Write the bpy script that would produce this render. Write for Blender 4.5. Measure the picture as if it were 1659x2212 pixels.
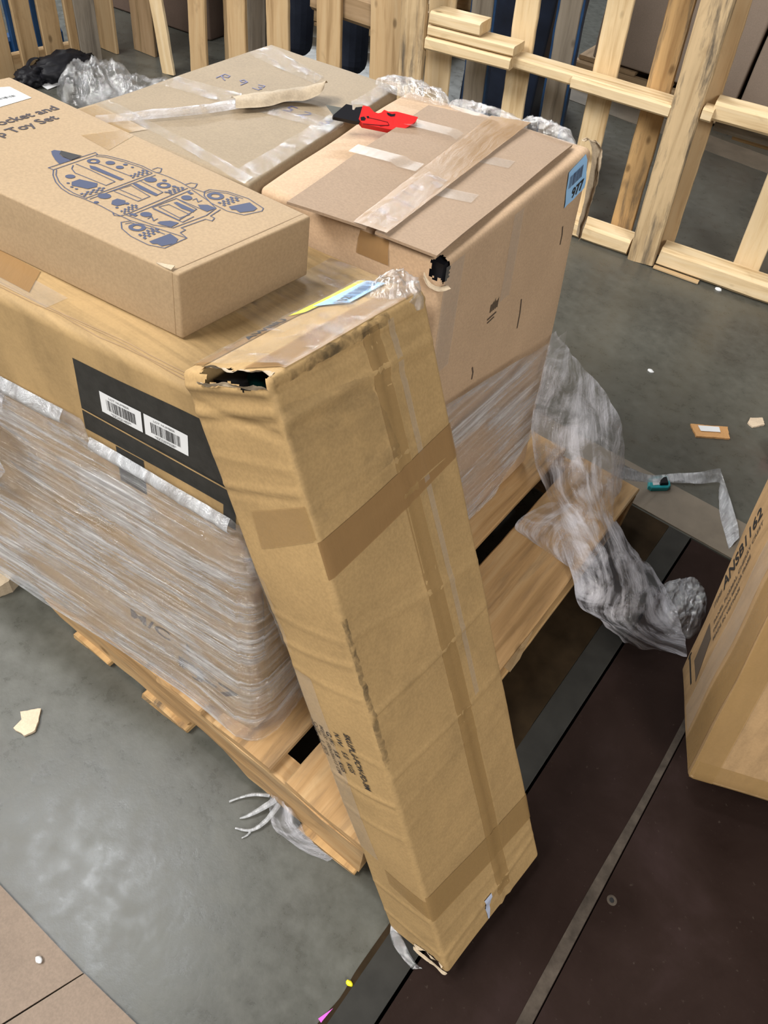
import bpy, bmesh, math, random
from mathutils import Vector, Matrix, noise
PI = math.pi
random.seed(7)
scene = bpy.context.scene
col = scene.collection
for o in list(bpy.data.objects):
    bpy.data.objects.remove(o)

# ------------------------------------------------------------------ camera
cam_data = bpy.data.cameras.new('camera')
cam = bpy.data.objects.new('camera', cam_data)
col.objects.link(cam)
ROT = Matrix(((0.79170333, -0.50695886, 0.34087909), (0.60137778, 0.54858208, -0.58086355), (0.10747376, 0.66486872, 0.73918805)))
cam.matrix_world = Matrix.Translation((0, 0, 1.4)) @ ROT.to_4x4()
cam_data.sensor_fit = 'AUTO'
cam_data.sensor_width = 36.0
cam_data.lens = 27.03
cam_data.clip_start = 0.02
scene.camera = cam

# ------------------------------------------------------------------ light
scene.view_settings.view_transform = 'Standard'
scene.view_settings.look = 'None'
scene.view_settings.exposure = 0.0
scene.view_settings.gamma = 1.0
scene.view_settings.use_curve_mapping = False
world = bpy.data.worlds.new('warehouse_air')
scene.world = world
world.use_nodes = True
bg = world.node_tree.nodes['Background']
bg.inputs[0].default_value = (0.88, 0.93, 1.0, 1)
bg.inputs[1].default_value = 0.09

def lamp(name, loc, target, sx, sy, power, color=(1, 0.97, 0.92)):
    d = bpy.data.lights.new(name, 'AREA')
    d.shape = 'RECTANGLE'
    d.size, d.size_y, d.energy, d.color = sx, sy, power, color
    o = bpy.data.objects.new(name, d)
    col.objects.link(o)
    o.location = loc
    o.rotation_euler = (Vector(target) - Vector(loc)).to_track_quat('-Z', 'Y').to_euler()
    return o

# unseen high-bay strip lights, plus broad fill lamps added to brighten upright faces
lamp('unseen_area_lamp', (-2.9, 0.62, 6.5), (-2.9, 0.62, 0), 1.7, 0.45, 140, (0.94, 0.97, 1))
lamp('unseen_area_lamp', (-3.4, -2.6, 5.4), (-0.6, 1.2, 0.5), 3.2, 1.6, 540)  # broad lamp behind the camera, enlarged to lift upright faces
lamp('unseen_area_lamp', (4.2, -2.6, 4.4), (-0.5, 1.2, 0.4), 2.0, 2.0, 370)  # added fill lamp; lifts faces turned to the right
lamp('unseen_area_lamp', (-6.5, 0.2, 5.5), (-1.2, 1.0, 0.3), 1.0, 2.4, 160)
lamp('unseen_area_lamp', (-9.6, 10.2, 6.0), (-1, 1.2, 0.8), 4.2, 0.35, 470, (0.92, 0.97, 1))
lamp('unseen_area_lamp', (-6.9, 9.0, 4.9), (-1, 1.2, 0.8), 3.0, 0.25, 240, (0.92, 0.97, 1))
lamp('unseen_area_lamp', (-4.6, 5.6, 5.6), (-1, 1.2, 0.8), 1.4, 0.25, 110, (0.95, 0.98, 1))

# ------------------------------------------------------------------ node helpers
def new_mat(name):
    m = bpy.data.materials.new(name)
    m.use_nodes = True
    nt = m.node_tree
    return m, nt, nt.nodes['Principled BSDF']

def N(nt, kind, **kw):
    n = nt.nodes.new(kind)
    for k, v in kw.items():
        if k in n.inputs:
            n.inputs[k].default_value = v
        else:
            setattr(n, k, v)
    return n

def L(nt, a, b):
    nt.links.new(a, b)

def coords(nt, scale, uv=False, rand=False):
    tc = N(nt, 'ShaderNodeTexCoord')
    mp = N(nt, 'ShaderNodeMapping')
    mp.inputs['Scale'].default_value = scale
    L(nt, tc.outputs['UV' if uv else 'Object'], mp.inputs['Vector'])
    if rand:
        oi = N(nt, 'ShaderNodeObjectInfo')
        mul = N(nt, 'ShaderNodeMath', operation='MULTIPLY')
        mul.inputs[1].default_value = 37.0
        L(nt, oi.outputs['Random'], mul.inputs[0])
        L(nt, mul.outputs[0], mp.inputs['Location'])
    return mp.outputs['Vector']

def noise_tex(nt, vec, scale, detail=4, rough=0.55, dist=0.0):
    n = N(nt, 'ShaderNodeTexNoise')
    n.inputs['Scale'].default_value = scale
    n.inputs['Detail'].default_value = detail
    n.inputs['Roughness'].default_value = rough
    n.inputs['Distortion'].default_value = dist
    L(nt, vec, n.inputs['Vector'])
    return n.outputs['Fac']

def ramp(nt, fac, stops):
    r = N(nt, 'ShaderNodeValToRGB')
    e = r.color_ramp.elements
    while len(e) < len(stops):
        e.new(0.5)
    for i, (p, c) in enumerate(stops):
        e[i].position = p
        e[i].color = (c[0], c[1], c[2], 1) if len(c) >= 3 else (c[0], c[0], c[0], 1)
    L(nt, fac, r.inputs['Fac'])
    return r.outputs['Color']

def mixc(nt, fac, a, b, mode='MIX'):
    m = N(nt, 'ShaderNodeMix', data_type='RGBA', blend_type=mode)
    if isinstance(fac, (int, float)):
        m.inputs[0].default_value = fac
    else:
        L(nt, fac, m.inputs[0])
    for i, v in ((6, a), (7, b)):
        if isinstance(v, tuple):
            m.inputs[i].default_value = (v[0], v[1], v[2], 1)
        else:
            L(nt, v, m.inputs[i])
    return m.outputs[2]

def bump(nt, fac, strength, dist=0.01):
    b = N(nt, 'ShaderNodeBump')
    b.inputs['Strength'].default_value = strength
    b.inputs['Distance'].default_value = dist
    L(nt, fac, b.inputs['Height'])
    return b.outputs['Normal']

def g(c, k):
    return tuple(min(1, v * k) for v in c)

def kraft(name, c, var=0.12, rough=0.72, dirt=0.0, streak=None):
    m, nt, p = new_mat(name)
    v = coords(nt, (1, 1, 1))
    n1 = noise_tex(nt, v, 7, 5, 0.6)
    base = ramp(nt, n1, [(0.3, g(c, 1 - var)), (0.7, g(c, 1 + var))])
    n2 = noise_tex(nt, v, 260, 3, 0.6)
    base = mixc(nt, 0.22, base, ramp(nt, n2, [(0.35, g(c, 0.6)), (0.65, g(c, 1.3))]))
    if streak:
        vs = coords(nt, streak)
        n3 = noise_tex(nt, vs, 5, 4, 0.6)
        base = mixc(nt, 0.4, base, ramp(nt, n3, [(0.36, g(c, 0.62)), (0.6, g(c, 1.15))]))
    if dirt:
        nd = noise_tex(nt, v, 11, 6, 0.7, 0.6)
        f = ramp(nt, nd, [(0.52, (0, 0, 0)), (0.72, (dirt, dirt, dirt))])
        base = mixc(nt, f, base, g(c, 0.5))
    L(nt, base, p.inputs['Base Color'])
    p.inputs['Roughness'].default_value = rough
    p.inputs['Specular IOR Level'].default_value = 0.3
    L(nt, bump(nt, n1, 0.25, 0.004), p.inputs['Normal'])
    return m

def wood(name, c, dark, light=None, stain=0.0, rough=0.65):
    m, nt, p = new_mat(name)
    light = light or g(c, 1.2)
    v = coords(nt, (2.2, 34, 1), True, True)
    n1 = noise_tex(nt, v, 1.0, 5, 0.6, 0.5)
    base = ramp(nt, n1, [(0.28, dark), (0.48, c), (0.75, light)])
    v2 = coords(nt, (5, 9, 1), True, True)
    n2 = noise_tex(nt, v2, 1.0, 4, 0.6, 1.0)
    base = mixc(nt, ramp(nt, n2, [(0.60, (0, 0, 0)), (0.75, (0.45, 0.45, 0.45))]), base, g(dark, 0.7))
    if stain:
        n3 = noise_tex(nt, coords(nt, (2.4, 22, 1), True, True), 1.2, 6, 0.7, 0.3)
        base = mixc(nt, ramp(nt, n3, [(0.5, (0, 0, 0)), (0.66, (stain, stain, stain))]), base, (0.07, 0.06, 0.05))
    # knots
    vk = coords(nt, (6, 11, 1), True, True)
    vo = N(nt, 'ShaderNodeTexVoronoi')
    vo.inputs['Scale'].default_value = 0.9
    L(nt, vk, vo.inputs['Vector'])
    base = mixc(nt, ramp(nt, vo.outputs['Distance'], [(0.05, (0.75, 0.75, 0.75)), (0.11, (0, 0, 0))]), base, g(dark, 0.45))
    L(nt, base, p.inputs['Base Color'])
    p.inputs['Roughness'].default_value = rough
    p.inputs['Specular IOR Level'].default_value = 0.25
    L(nt, bump(nt, n1, 0.35, 0.004), p.inputs['Normal'])
    return m

def plain(name, c, rough=0.5, metal=0.0, spec=0.5, var=0.0, vscale=20):
    m, nt, p = new_mat(name)
    p.inputs['Base Color'].default_value = (c[0], c[1], c[2], 1)
    if var:
        n1 = noise_tex(nt, coords(nt, (1, 1, 1)), vscale, 5, 0.6)
        L(nt, ramp(nt, n1, [(0.3, g(c, 1 - var)), (0.7, g(c, 1 + var))]), p.inputs['Base Color'])
        L(nt, bump(nt, n1, 0.3, 0.003), p.inputs['Normal'])
    p.inputs['Roughness'].default_value = rough
    p.inputs['Metallic'].default_value = metal
    p.inputs['Specular IOR Level'].default_value = spec
    return m

def film(name, stretch=(3, 55, 1), lo=0.1, hi=0.7, tint=(0.78, 0.79, 0.82), r0=0.4, r1=0.68, gloss=0.16, rough=0.13, bs=0.8, fine=(12, 12, 12), uv=True, bd=0.012, patchy=None):
    """thin clear plastic: transparent, whitish where it is gathered into folds, with a glossy skin"""
    m, nt, p = new_mat(name)
    out = nt.nodes['Material Output']
    v = coords(nt, stretch, uv)
    n1 = noise_tex(nt, v, 1.0, 6, 0.62, 0.4)
    n2 = noise_tex(nt, coords(nt, fine, uv), 1.0, 5, 0.6, 0.8)
    s = N(nt, 'ShaderNodeMath', operation='MULTIPLY_ADD')
    L(nt, n2, s.inputs[0])
    s.inputs[1].default_value = 0.55
    sub = N(nt, 'ShaderNodeMath', operation='MULTIPLY')
    L(nt, n1, sub.inputs[0])
    sub.inputs[1].default_value = 0.5
    L(nt, sub.outputs[0], s.inputs[2])
    fac = ramp(nt, s.outputs[0], [(r0, (lo, lo, lo)), (r1, (hi, hi, hi))])
    p.inputs['Base Color'].default_value = (*tint, 1)
    p.inputs['Roughness'].default_value = 0.4
    p.inputs['Specular IOR Level'].default_value = 0.18
    nb = noise_tex(nt, v, 2.1, 7, 0.68, 0.5)
    addn = N(nt, 'ShaderNodeMath', operation='ADD')
    L(nt, nb, addn.inputs[0])
    L(nt, n2, addn.inputs[1])
    nrm = bump(nt, addn.outputs[0], bs, bd)
    L(nt, nrm, p.inputs['Normal'])
    tr = N(nt, 'ShaderNodeBsdfTransparent')
    mx = N(nt, 'ShaderNodeMixShader')
    L(nt, fac, mx.inputs[0])
    L(nt, tr.outputs[0], mx.inputs[1])
    L(nt, p.outputs[0], mx.inputs[2])
    gl = N(nt, 'ShaderNodeBsdfGlossy')
    gl.inputs['Roughness'].default_value = rough
    L(nt, nrm, gl.inputs['Normal'])
    mx2 = N(nt, 'ShaderNodeMixShader')
    mx2.inputs[0].default_value = gloss
    if patchy:
        npch = noise_tex(nt, coords(nt, patchy, uv), 1.0, 3, 0.6, 0.3)
        L(nt, ramp(nt, npch, [(0.50, (gloss * 0.10,) * 3), (0.62, (gloss, gloss, gloss))]), mx2.inputs[0])
    L(nt, mx.outputs[0], mx2.inputs[1])
    L(nt, gl.outputs[0], mx2.inputs[2])
    L(nt, mx2.outputs[0], out.inputs['Surface'])
    return m

def concrete(name):
    m, nt, p = new_mat(name)
    v = coords(nt, (1, 1, 1))
    n1 = noise_tex(nt, v, 1.6, 6, 0.62, 0.5)
    base = ramp(nt, n1, [(0.32, (0.046, 0.043, 0.034)), (0.5, (0.065, 0.066, 0.054)), (0.68, (0.088, 0.089, 0.074))])
    n2 = noise_tex(nt, v, 26, 6, 0.7)
    base = mixc(nt, 0.4, base, ramp(nt, n2, [(0.3, (0.060, 0.059, 0.051)), (0.7, (0.135, 0.133, 0.117))]))
    n3 = noise_tex(nt, v, 120, 3, 0.6)
    base = mixc(nt, ramp(nt, n3, [(0.66, (0, 0, 0)), (0.78, (0.4, 0.4, 0.4))]), base, (0.035, 0.035, 0.03))
    n4 = noise_tex(nt, coords(nt, (0.6, 2.2, 1)), 2.0, 5, 0.65, 0.7)
    base = mixc(nt, ramp(nt, n4, [(0.55, (0, 0, 0)), (0.7, (0.45, 0.45, 0.45))]), base, (0.075, 0.064, 0.05))
    L(nt, base, p.inputs['Base Color'])
    L(nt, ramp(nt, n2, [(0.3, (0.24, 0.24, 0.24)), (0.75, (0.42, 0.42, 0.42))]), p.inputs['Roughness'])
    p.inputs['Specular IOR Level'].default_value = 0.5
    L(nt, bump(nt, n2, 0.10, 0.004), p.inputs['Normal'])
    return m

M = {}
M['toy'] = kraft('kraft_smooth', (0.343, 0.243, 0.143), 0.04)
M['old'] = kraft('kraft_worn', (0.399, 0.261, 0.116), 0.13, dirt=0.35)
M['carton'] = kraft('kraft_carton', (0.370, 0.247, 0.114), 0.12, dirt=0.3, streak=(1, 22, 1))
M['pink'] = kraft('kraft_pinkish', (0.475, 0.328, 0.208), 0.08)
M['flap'] = kraft('kraft_flap', (0.302, 0.211, 0.140), 0.05)
M['grey_kraft'] = kraft('kraft_greyed', (0.268, 0.205, 0.133), 0.08)
M['torn'] = kraft('torn_paper', (0.40, 0.32, 0.225), 0.3)
M['right'] = kraft('kraft_right', (0.360, 0.231, 0.115), 0.1, streak=(9, 9, 1.2))
M['sheet'] = kraft('kraft_sheet', (0.228, 0.173, 0.132), 0.1, dirt=0.25)
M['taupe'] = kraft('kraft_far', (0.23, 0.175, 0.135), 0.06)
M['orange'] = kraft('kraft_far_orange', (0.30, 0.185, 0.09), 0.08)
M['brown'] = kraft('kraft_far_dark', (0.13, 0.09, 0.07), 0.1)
M['pine'] = wood('pine', (0.66, 0.50, 0.295), (0.46, 0.31, 0.155), (0.74, 0.60, 0.40))
M['pine_stain'] = wood('pine_stained', (0.52, 0.38, 0.22), (0.33, 0.22, 0.11), stain=0.85)
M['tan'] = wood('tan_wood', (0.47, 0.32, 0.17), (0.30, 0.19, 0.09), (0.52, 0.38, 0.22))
M['orangewood'] = wood('orange_wood', (0.46, 0.29, 0.13), (0.30, 0.17, 0.07), stain=0.8)
M['grey'] = wood('grey_wood', (0.27, 0.235, 0.19), (0.15, 0.125, 0.10), (0.34, 0.30, 0.25), stain=0.5)
M['palletwood'] = wood('pallet_wood', (0.42, 0.255, 0.115), (0.28, 0.165, 0.07), (0.52, 0.36, 0.19), stain=0.4)
M['shade'] = wood('shaded_tan_wood', (0.30, 0.20, 0.11), (0.18, 0.12, 0.06), (0.36, 0.25, 0.15))  # tan wood in a darker tone; shade put into the colour
M['bluepaint'] = plain('blue_paint', (0.012, 0.06, 0.17), 0.5, var=0.2)
M['navy'] = plain('navy_film', (0.012, 0.018, 0.035), 0.3, var=0.4, vscale=9)
M['floor'] = concrete('floor_concrete')
M['ink'] = plain('black_ink', (0.03, 0.028, 0.028), 0.6, spec=0.2)
M['ink_faded'] = plain('faded_ink', (0.10, 0.075, 0.055), 0.7, spec=0.2)
M['slate'] = plain('slate_print', (0.055, 0.065, 0.115), 0.65, spec=0.2)
M['textslate'] = plain('dark_print', (0.055, 0.045, 0.05), 0.65, spec=0.2)
M['penblue'] = plain('pen_ink', (0.10, 0.10, 0.20), 0.6, spec=0.2)
M['blacklabel'] = plain('black_print', (0.022, 0.022, 0.02), 0.5, var=0.25, vscale=60)
M['white'] = plain('white_paper', (0.68, 0.69, 0.70), 0.5)
M['bluelabel'] = plain('pale_blue_label', (0.30, 0.55, 0.85), 0.45)
M['yellow'] = plain('yellow_label', (0.72, 0.66, 0.02), 0.45)
M['palescrap'] = plain('pale_scrap', (0.42, 0.46, 0.58), 0.5)
M['palecard'] = kraft('pale_cardboard', (0.60, 0.48, 0.35), 0.1)
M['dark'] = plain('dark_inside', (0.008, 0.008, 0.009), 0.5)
M['teal_dark'] = plain('dark_green_plastic', (0.0, 0.018, 0.015), 0.4, spec=0.2)
M['blackplastic'] = plain('black_plastic', (0.010, 0.010, 0.013), 0.5, spec=0.2)
M['red'] = plain('red_plastic', (0.60, 0.025, 0.025), 0.5, spec=0.12, var=0.06, vscale=90)
M['darkred'] = plain('dark_red_plastic', (0.12, 0.004, 0.006), 0.4)
M['steel'] = plain('steel', (0.42, 0.42, 0.38), 0.35, 0.85)
M['plate'] = None
M['amber'] = film('amber_tape', (6, 6, 1), 0.5, 0.6, (0.40, 0.25, 0.10), gloss=0.06, rough=0.22, bs=0.06, fine=(30, 30, 1))
M['browntape'] = film('brown_tape', (30, 5, 1), 0.72, 0.80, (0.31, 0.18, 0.075), gloss=0.02, rough=0.2, bs=0.12, fine=(30, 14, 1))
M['clear'] = film('clear_tape', (5, 80, 1), 0.02, 0.09, (0.75, 0.77, 0.78), gloss=0.36, rough=0.06, bs=0.7, fine=(60, 14, 1), bd=0.0032, patchy=(16, 34, 1))
M['cleardull'] = film('dull_clear_tape', (10, 10, 1), 0.13, 0.2, (0.62, 0.58, 0.52), gloss=0.04, rough=0.25, bs=0.1, fine=(30, 30, 1))
M['wrap'] = film('stretch_film', (1.1, 56, 1), 0.05, 0.72, (0.84, 0.85, 0.88), 0.47, 0.66, gloss=0.22, rough=0.10, bs=1.0, fine=(5, 14, 1), bd=0.013)
M['tail'] = film('loose_film', (34, 5, 1), 0.06, 0.72, (0.80, 0.79, 0.85), 0.44, 0.62, gloss=0.22, rough=0.09, bs=1.0, fine=(14, 14, 1), bd=0.009, patchy=(9, 5, 1))
M['crumple'] = film('crumpled_film', (9, 9, 9), 0.04, 0.36, (0.72, 0.74, 0.78), 0.44, 0.66, gloss=0.17, rough=0.10, bs=0.7, fine=(16, 16, 16), uv=False)
M['strand'] = film('twisted_film', (6, 40, 1), 0.32, 0.78, (0.74, 0.76, 0.80), 0.40, 0.62, gloss=0.2, rough=0.15, bs=0.9, fine=(24, 24, 1))

def plate_mat():
    m, nt, p = new_mat('leveler_steel')
    v = coords(nt, (1, 1, 1))
    n1 = noise_tex(nt, v, 3.5, 6, 0.65, 0.4)
    base = ramp(nt, n1, [(0.3, (0.012, 0.0062, 0.0045)), (0.55, (0.020, 0.0115, 0.0092)), (0.75, (0.030, 0.018, 0.0165))])
    n2 = noise_tex(nt, v, 90, 3, 0.6)
    base = mixc(nt, ramp(nt, n2, [(0.66, (0, 0, 0)), (0.75, (0.3, 0.3, 0.3))]), base, (0.09, 0.07, 0.055))
    L(nt, base, p.inputs['Base Color'])
    p.inputs['Roughness'].default_value = 0.6
    p.inputs['Specular IOR Level'].default_value = 0.08
    L(nt, bump(nt, n2, 0.2, 0.002), p.inputs['Normal'])
    return m
M['plate'] = plate_mat()
M['dust'] = plain('dusty_steel', (0.060, 0.048, 0.038), 0.8, spec=0.1, var=0.4, vscale=30)
M['strip'] = plain('grey_steel', (0.026, 0.025, 0.022), 0.55, spec=0.2, var=0.25, vscale=14)
M['darkstrip'] = plain('dark_brown_strip', (0.026, 0.017, 0.009), 0.7, spec=0.05, var=0.4, vscale=12)
M['band'] = plain('brown_concrete', (0.17, 0.14, 0.105), 0.6, var=0.2, vscale=9)

# ------------------------------------------------------------------ object helpers
ORG = {}

def link(o, parent=None):
    col.objects.link(o)
    if parent:
        o.parent = parent
    return o

def tag(o, label, cat, group=None):
    o['label'] = label
    o['category'] = cat
    if group:
        o['group'] = group
    return o

def thing(name, loc, label, cat, group=None):
    o = bpy.data.objects.new(name, None)
    o.empty_display_size = 0.05
    o.location = loc
    link(o)
    ORG[o] = Vector(loc)
    return tag(o, label, cat, group)

def mk(name, verts, faces, mat, parent=None, smooth=True, uvs=None, mats=None, midx=None, weld=0.0):
    if parent is not None:
        org = ORG[parent]
    else:
        zs = min(v[2] for v in verts)
        org = Vector((sum(v[0] for v in verts) / len(verts), sum(v[1] for v in verts) / len(verts), zs))
    me = bpy.data.meshes.new(name)
    me.from_pydata([tuple(Vector(v) - org) for v in verts], [], faces)
    for m in (mats or [mat]):
        me.materials.append(m)
    if midx:
        me.polygons.foreach_set('material_index', midx)
    if uvs:
        ul = me.uv_layers.new(name='UVMap')
        for lp in me.loops:
            ul.data[lp.index].uv = uvs[lp.vertex_index]
    if weld:
        bm = bmesh.new()
        bm.from_mesh(me)
        bmesh.ops.remove_doubles(bm, verts=bm.verts, dist=weld)
        bm.to_mesh(me)
        bm.free()
    if smooth:
        me.polygons.foreach_set('use_smooth', [True] * len(me.polygons))
    me.update()
    o = bpy.data.objects.new(name, me)
    link(o, parent)
    if parent is None:
        o.location = org
    ORG[o] = org
    return o

def lerp(a, b, t):
    return a + (b - a) * t

def nz(p, f=1.0, s=0):
    return noise.noise(Vector((p[0] * f + s, p[1] * f + s * 1.7, p[2] * f - s)))

# ------------------------------------------------------------------ cartons
class Carton:
    """box with rounded, slightly dented faces given by eight corners; face coordinates are metres"""
    FACES = {'top': (0, 1), 'bottom': (0, 1), 'front': (0, 2), 'back': (0, 2), 'left': (1, 2), 'right': (1, 2)}

    def __init__(s, corners, r=0.004, amp=0.001, freq=5.0, seed=0, disp=None):
        s.c = {k: Vector(v) for k, v in corners.items()}
        def d(a, b):
            return (s.c[a] - s.c[b]).length
        s.L = [sum(d((1, j, k), (0, j, k)) for j in (0, 1) for k in (0, 1)) / 4,
               sum(d((i, 1, k), (i, 0, k)) for i in (0, 1) for k in (0, 1)) / 4,
               sum(d((i, j, 1), (i, j, 0)) for i in (0, 1) for j in (0, 1)) / 4]
        s.r, s.amp, s.freq, s.seed, s.disp = r, amp, freq, seed, disp

    def tri(s, q):
        a, b, c = q[0] / s.L[0], q[1] / s.L[1], q[2] / s.L[2]
        p = Vector()
        for (i, j, k), v in s.c.items():
            p += v * ((a if i else 1 - a) * (b if j else 1 - b) * (c if k else 1 - c))
        return p

    def surf(s, face, u, v, off=0.0):
        Lx, Ly, Lz = s.L
        q = {'top': (u, v, Lz), 'bottom': (u, v, 0), 'front': (u, 0, v), 'back': (u, Ly, v), 'left': (0, u, v), 'right': (Lx, u, v)}[face]
        q = Vector(q)
        inner = Vector([min(max(q[i], s.r), s.L[i] - s.r) for i in range(3)])
        d = q - inner
        n = d.normalized()
        e = s.r + off + s.amp * noise.noise(q * s.freq + Vector((s.seed, s.seed * 2.3, 0))) * 1.5
        if s.disp:
            e += s.disp(face, u, v)
        return s.tri(inner + n * e)

    def dims(s, face):
        i, j = s.FACES[face]
        return s.L[i], s.L[j]

    def lines(s, n, res, extra=()):
        r = s.r
        k = max(2, int(round((n - 2 * r) / res)))
        x = [0, r * 0.35, r * 0.7] + [r + (n - 2 * r) * i / k for i in range(k + 1)] + [n - r * 0.7, n - r * 0.35, n]
        for lo, hi, st in extra:
            x = [t for t in x if not (lo < t < hi)]
            m = int(round((hi - lo) / st))
            x += [lo + (hi - lo) * i / m for i in range(m + 1)]
        x = sorted(x)
        return [t for i, t in enumerate(x) if i == 0 or t - x[i - 1] > 1e-5]

    def mesh(s, name, mat, parent, res=0.03, skip=(), hole=None, extra=((), (), ()), uvscale=1.0):
        verts, faces, uvs = [], [], []
        for f, (i, j) in s.FACES.items():
            if f in skip:
                continue
            us, vs = s.lines(s.L[i], res, extra[i]), s.lines(s.L[j], res, extra[j])
            b0 = len(verts)
            for v in vs:
                for u in us:
                    verts.append(s.surf(f, u, v))
                    uvs.append((u, v))
            W = len(us)
            flip = f in ('bottom', 'back', 'left')
            for y in range(len(vs) - 1):
                for x in range(W - 1):
                    if hole and hole(f, (us[x] + us[x + 1]) / 2, (vs[y] + vs[y + 1]) / 2):
                        continue
                    q = [b0 + y * W + x, b0 + y * W + x + 1, b0 + (y + 1) * W + x + 1, b0 + (y + 1) * W + x]
                    if f == 'back':
                        q = q[::-1]
                    elif f in ('bottom', 'left'):
                        q = q[::-1]
                    faces.append(q)
        return mk(name, verts, faces, mat, parent, True, uvs, weld=0.00012)

    def patch(s, name, face, quad, mat, parent, off=0.0008, res=0.012, wob=0.0, ragged=0.0, hole=None):
        """thin sheet glued on a face; quad = four face points in order; uv runs along the first edge"""
        q = [Vector((a[0], a[1])) for a in quad]
        la = max((q[1] - q[0]).length, (q[2] - q[3]).length)
        lb = max((q[3] - q[0]).length, (q[2] - q[1]).length)
        nu, nv = max(1, int(la / res)), max(1, int(lb / res))
        nu, nv = min(nu, 160), min(nv, 160)
        verts, uvs, faces = [], [], []
        for y in range(nv + 1):
            for x in range(nu + 1):
                a, b = x / nu, y / nv
                p = lerp(lerp(q[0], q[1], a), lerp(q[3], q[2], a), b)
                if ragged:
                    if y in (0, nv):
                        p += (q[3] - q[0]).normalized() * ragged * noise.noise(Vector((a * la * 90, y, 3.1)))
                    if x in (0, nu):
                        p += (q[1] - q[0]).normalized() * ragged * noise.noise(Vector((b * lb * 90, x, 7.7)))
                w = off + (wob * (0.5 + noise.noise(Vector((p.x * 45, p.y * 45, 1.3)))) if wob else 0)
                verts.append(s.surf(face, p.x, p.y, max(off, w)))
                uvs.append((a * la, b * lb))
        W = nu + 1
        for y in range(nv):
            for x in range(nu):
                faces.append((y * W + x, y * W + x + 1, (y + 1) * W + x + 1, (y + 1) * W + x))
        return mk(name, verts, faces, mat, parent, True, uvs)

    def inv(s, face, p):
        """face coordinates of the point nearest to a world point"""
        p = Vector(p)
        u, v = [x / 2 for x in s.dims(face)]
        for _ in range(12):
            def f(a, b):
                Lx, Ly, Lz = s.L
                return s.tri({'top': (a, b, Lz), 'front': (a, 0, b), 'right': (Lx, a, b), 'left': (0, a, b)}[face])
            o = f(u, v)
            du, dv = (f(u + 1e-4, v) - o) / 1e-4, (f(u, v + 1e-4) - o) / 1e-4
            r = p - o
            a11, a12, a22 = du.dot(du), du.dot(dv), dv.dot(dv)
            b1, b2 = r.dot(du), r.dot(dv)
            det = a11 * a22 - a12 * a12
            u += (b1 * a22 - b2 * a12) / det
            v += (a11 * b2 - a12 * b1) / det
        return (u, v)

def polys_on(surf, polys, name, mat, parent):
    """flat printed shapes: polys are lists of 2-D points mapped by surf(x, y)"""
    verts, faces = [], []
    for pl in polys:
        b = len(verts)
        verts += [surf(x, y) for x, y in pl]
        faces.append(tuple(range(b, b + len(pl))))
    return mk(name, verts, faces, mat, parent, False)

def stroke(pts, w, closed=False):
    out = []
    n = len(pts)
    for i in range(n - 1 + (1 if closed else 0)):
        a, b = Vector(pts[i]), Vector(pts[(i + 1) % n])
        d = b - a
        if d.length < 1e-7:
            continue
        d.normalize()
        e = d * w * 0.35
        m = Vector((-d.y, d.x)) * w * 0.5
        out.append([tuple(a - e - m), tuple(b + e - m), tuple(b + e + m), tuple(a - e + m)])
    return out

TXT = {}
def text2d(body, size, bold=0.0):
    key = (body, size, bold)
    if key not in TXT:
        cu = bpy.data.curves.new('t', 'FONT')
        cu.body, cu.size, cu.offset = body, size, bold
        cu.resolution_u = 3
        o = bpy.data.objects.new('t', cu)
        col.objects.link(o)
        dg = bpy.context.evaluated_depsgraph_get()
        dg.update()
        me = bpy.data.meshes.new_from_object(o.evaluated_get(dg))
        TXT[key] = ([(v.co.x, v.co.y) for v in me.vertices], [tuple(p.vertices) for p in me.polygons])
        bpy.data.objects.remove(o)
        bpy.data.curves.remove(cu)
        bpy.data.meshes.remove(me)
    return TXT[key]

def lettering(name, lines, surf, mat, parent):
    """one object per line: (body, size, bold, origin, xdir, width or None); ydir is xdir turned left"""
    out = []
    for body, size, bold, org, xd, width in lines:
        v2, f2 = text2d(body, size, bold)
        wx = max(v[0] for v in v2)
        k = width / wx if width else 1.0
        xd = Vector(xd).normalized()
        yd = Vector((-xd.y, xd.x))
        verts = []
        for x, y in v2:
            p = Vector(org) + xd * x * k + yd * y
            verts.append(surf(p.x, p.y))
        out.append(mk(name, verts, f2, mat, parent, False))
    return out

def barcode(x0, y0, w, h, seed, xd=(1, 0)):
    rr = random.Random(seed)
    xd = Vector(xd).normalized()
    yd = Vector((-xd.y, xd.x))
    x, out = 0.0, []
    while x < w:
        b = rr.choice((1, 1, 2, 3)) * w / 95
        o = Vector((x0, y0)) + xd * x
        out.append([tuple(o), tuple(o + xd * b), tuple(o + xd * b + yd * h), tuple(o + yd * h)])
        x += b + rr.choice((1, 1, 2, 2, 3)) * w / 95
    return out

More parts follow.
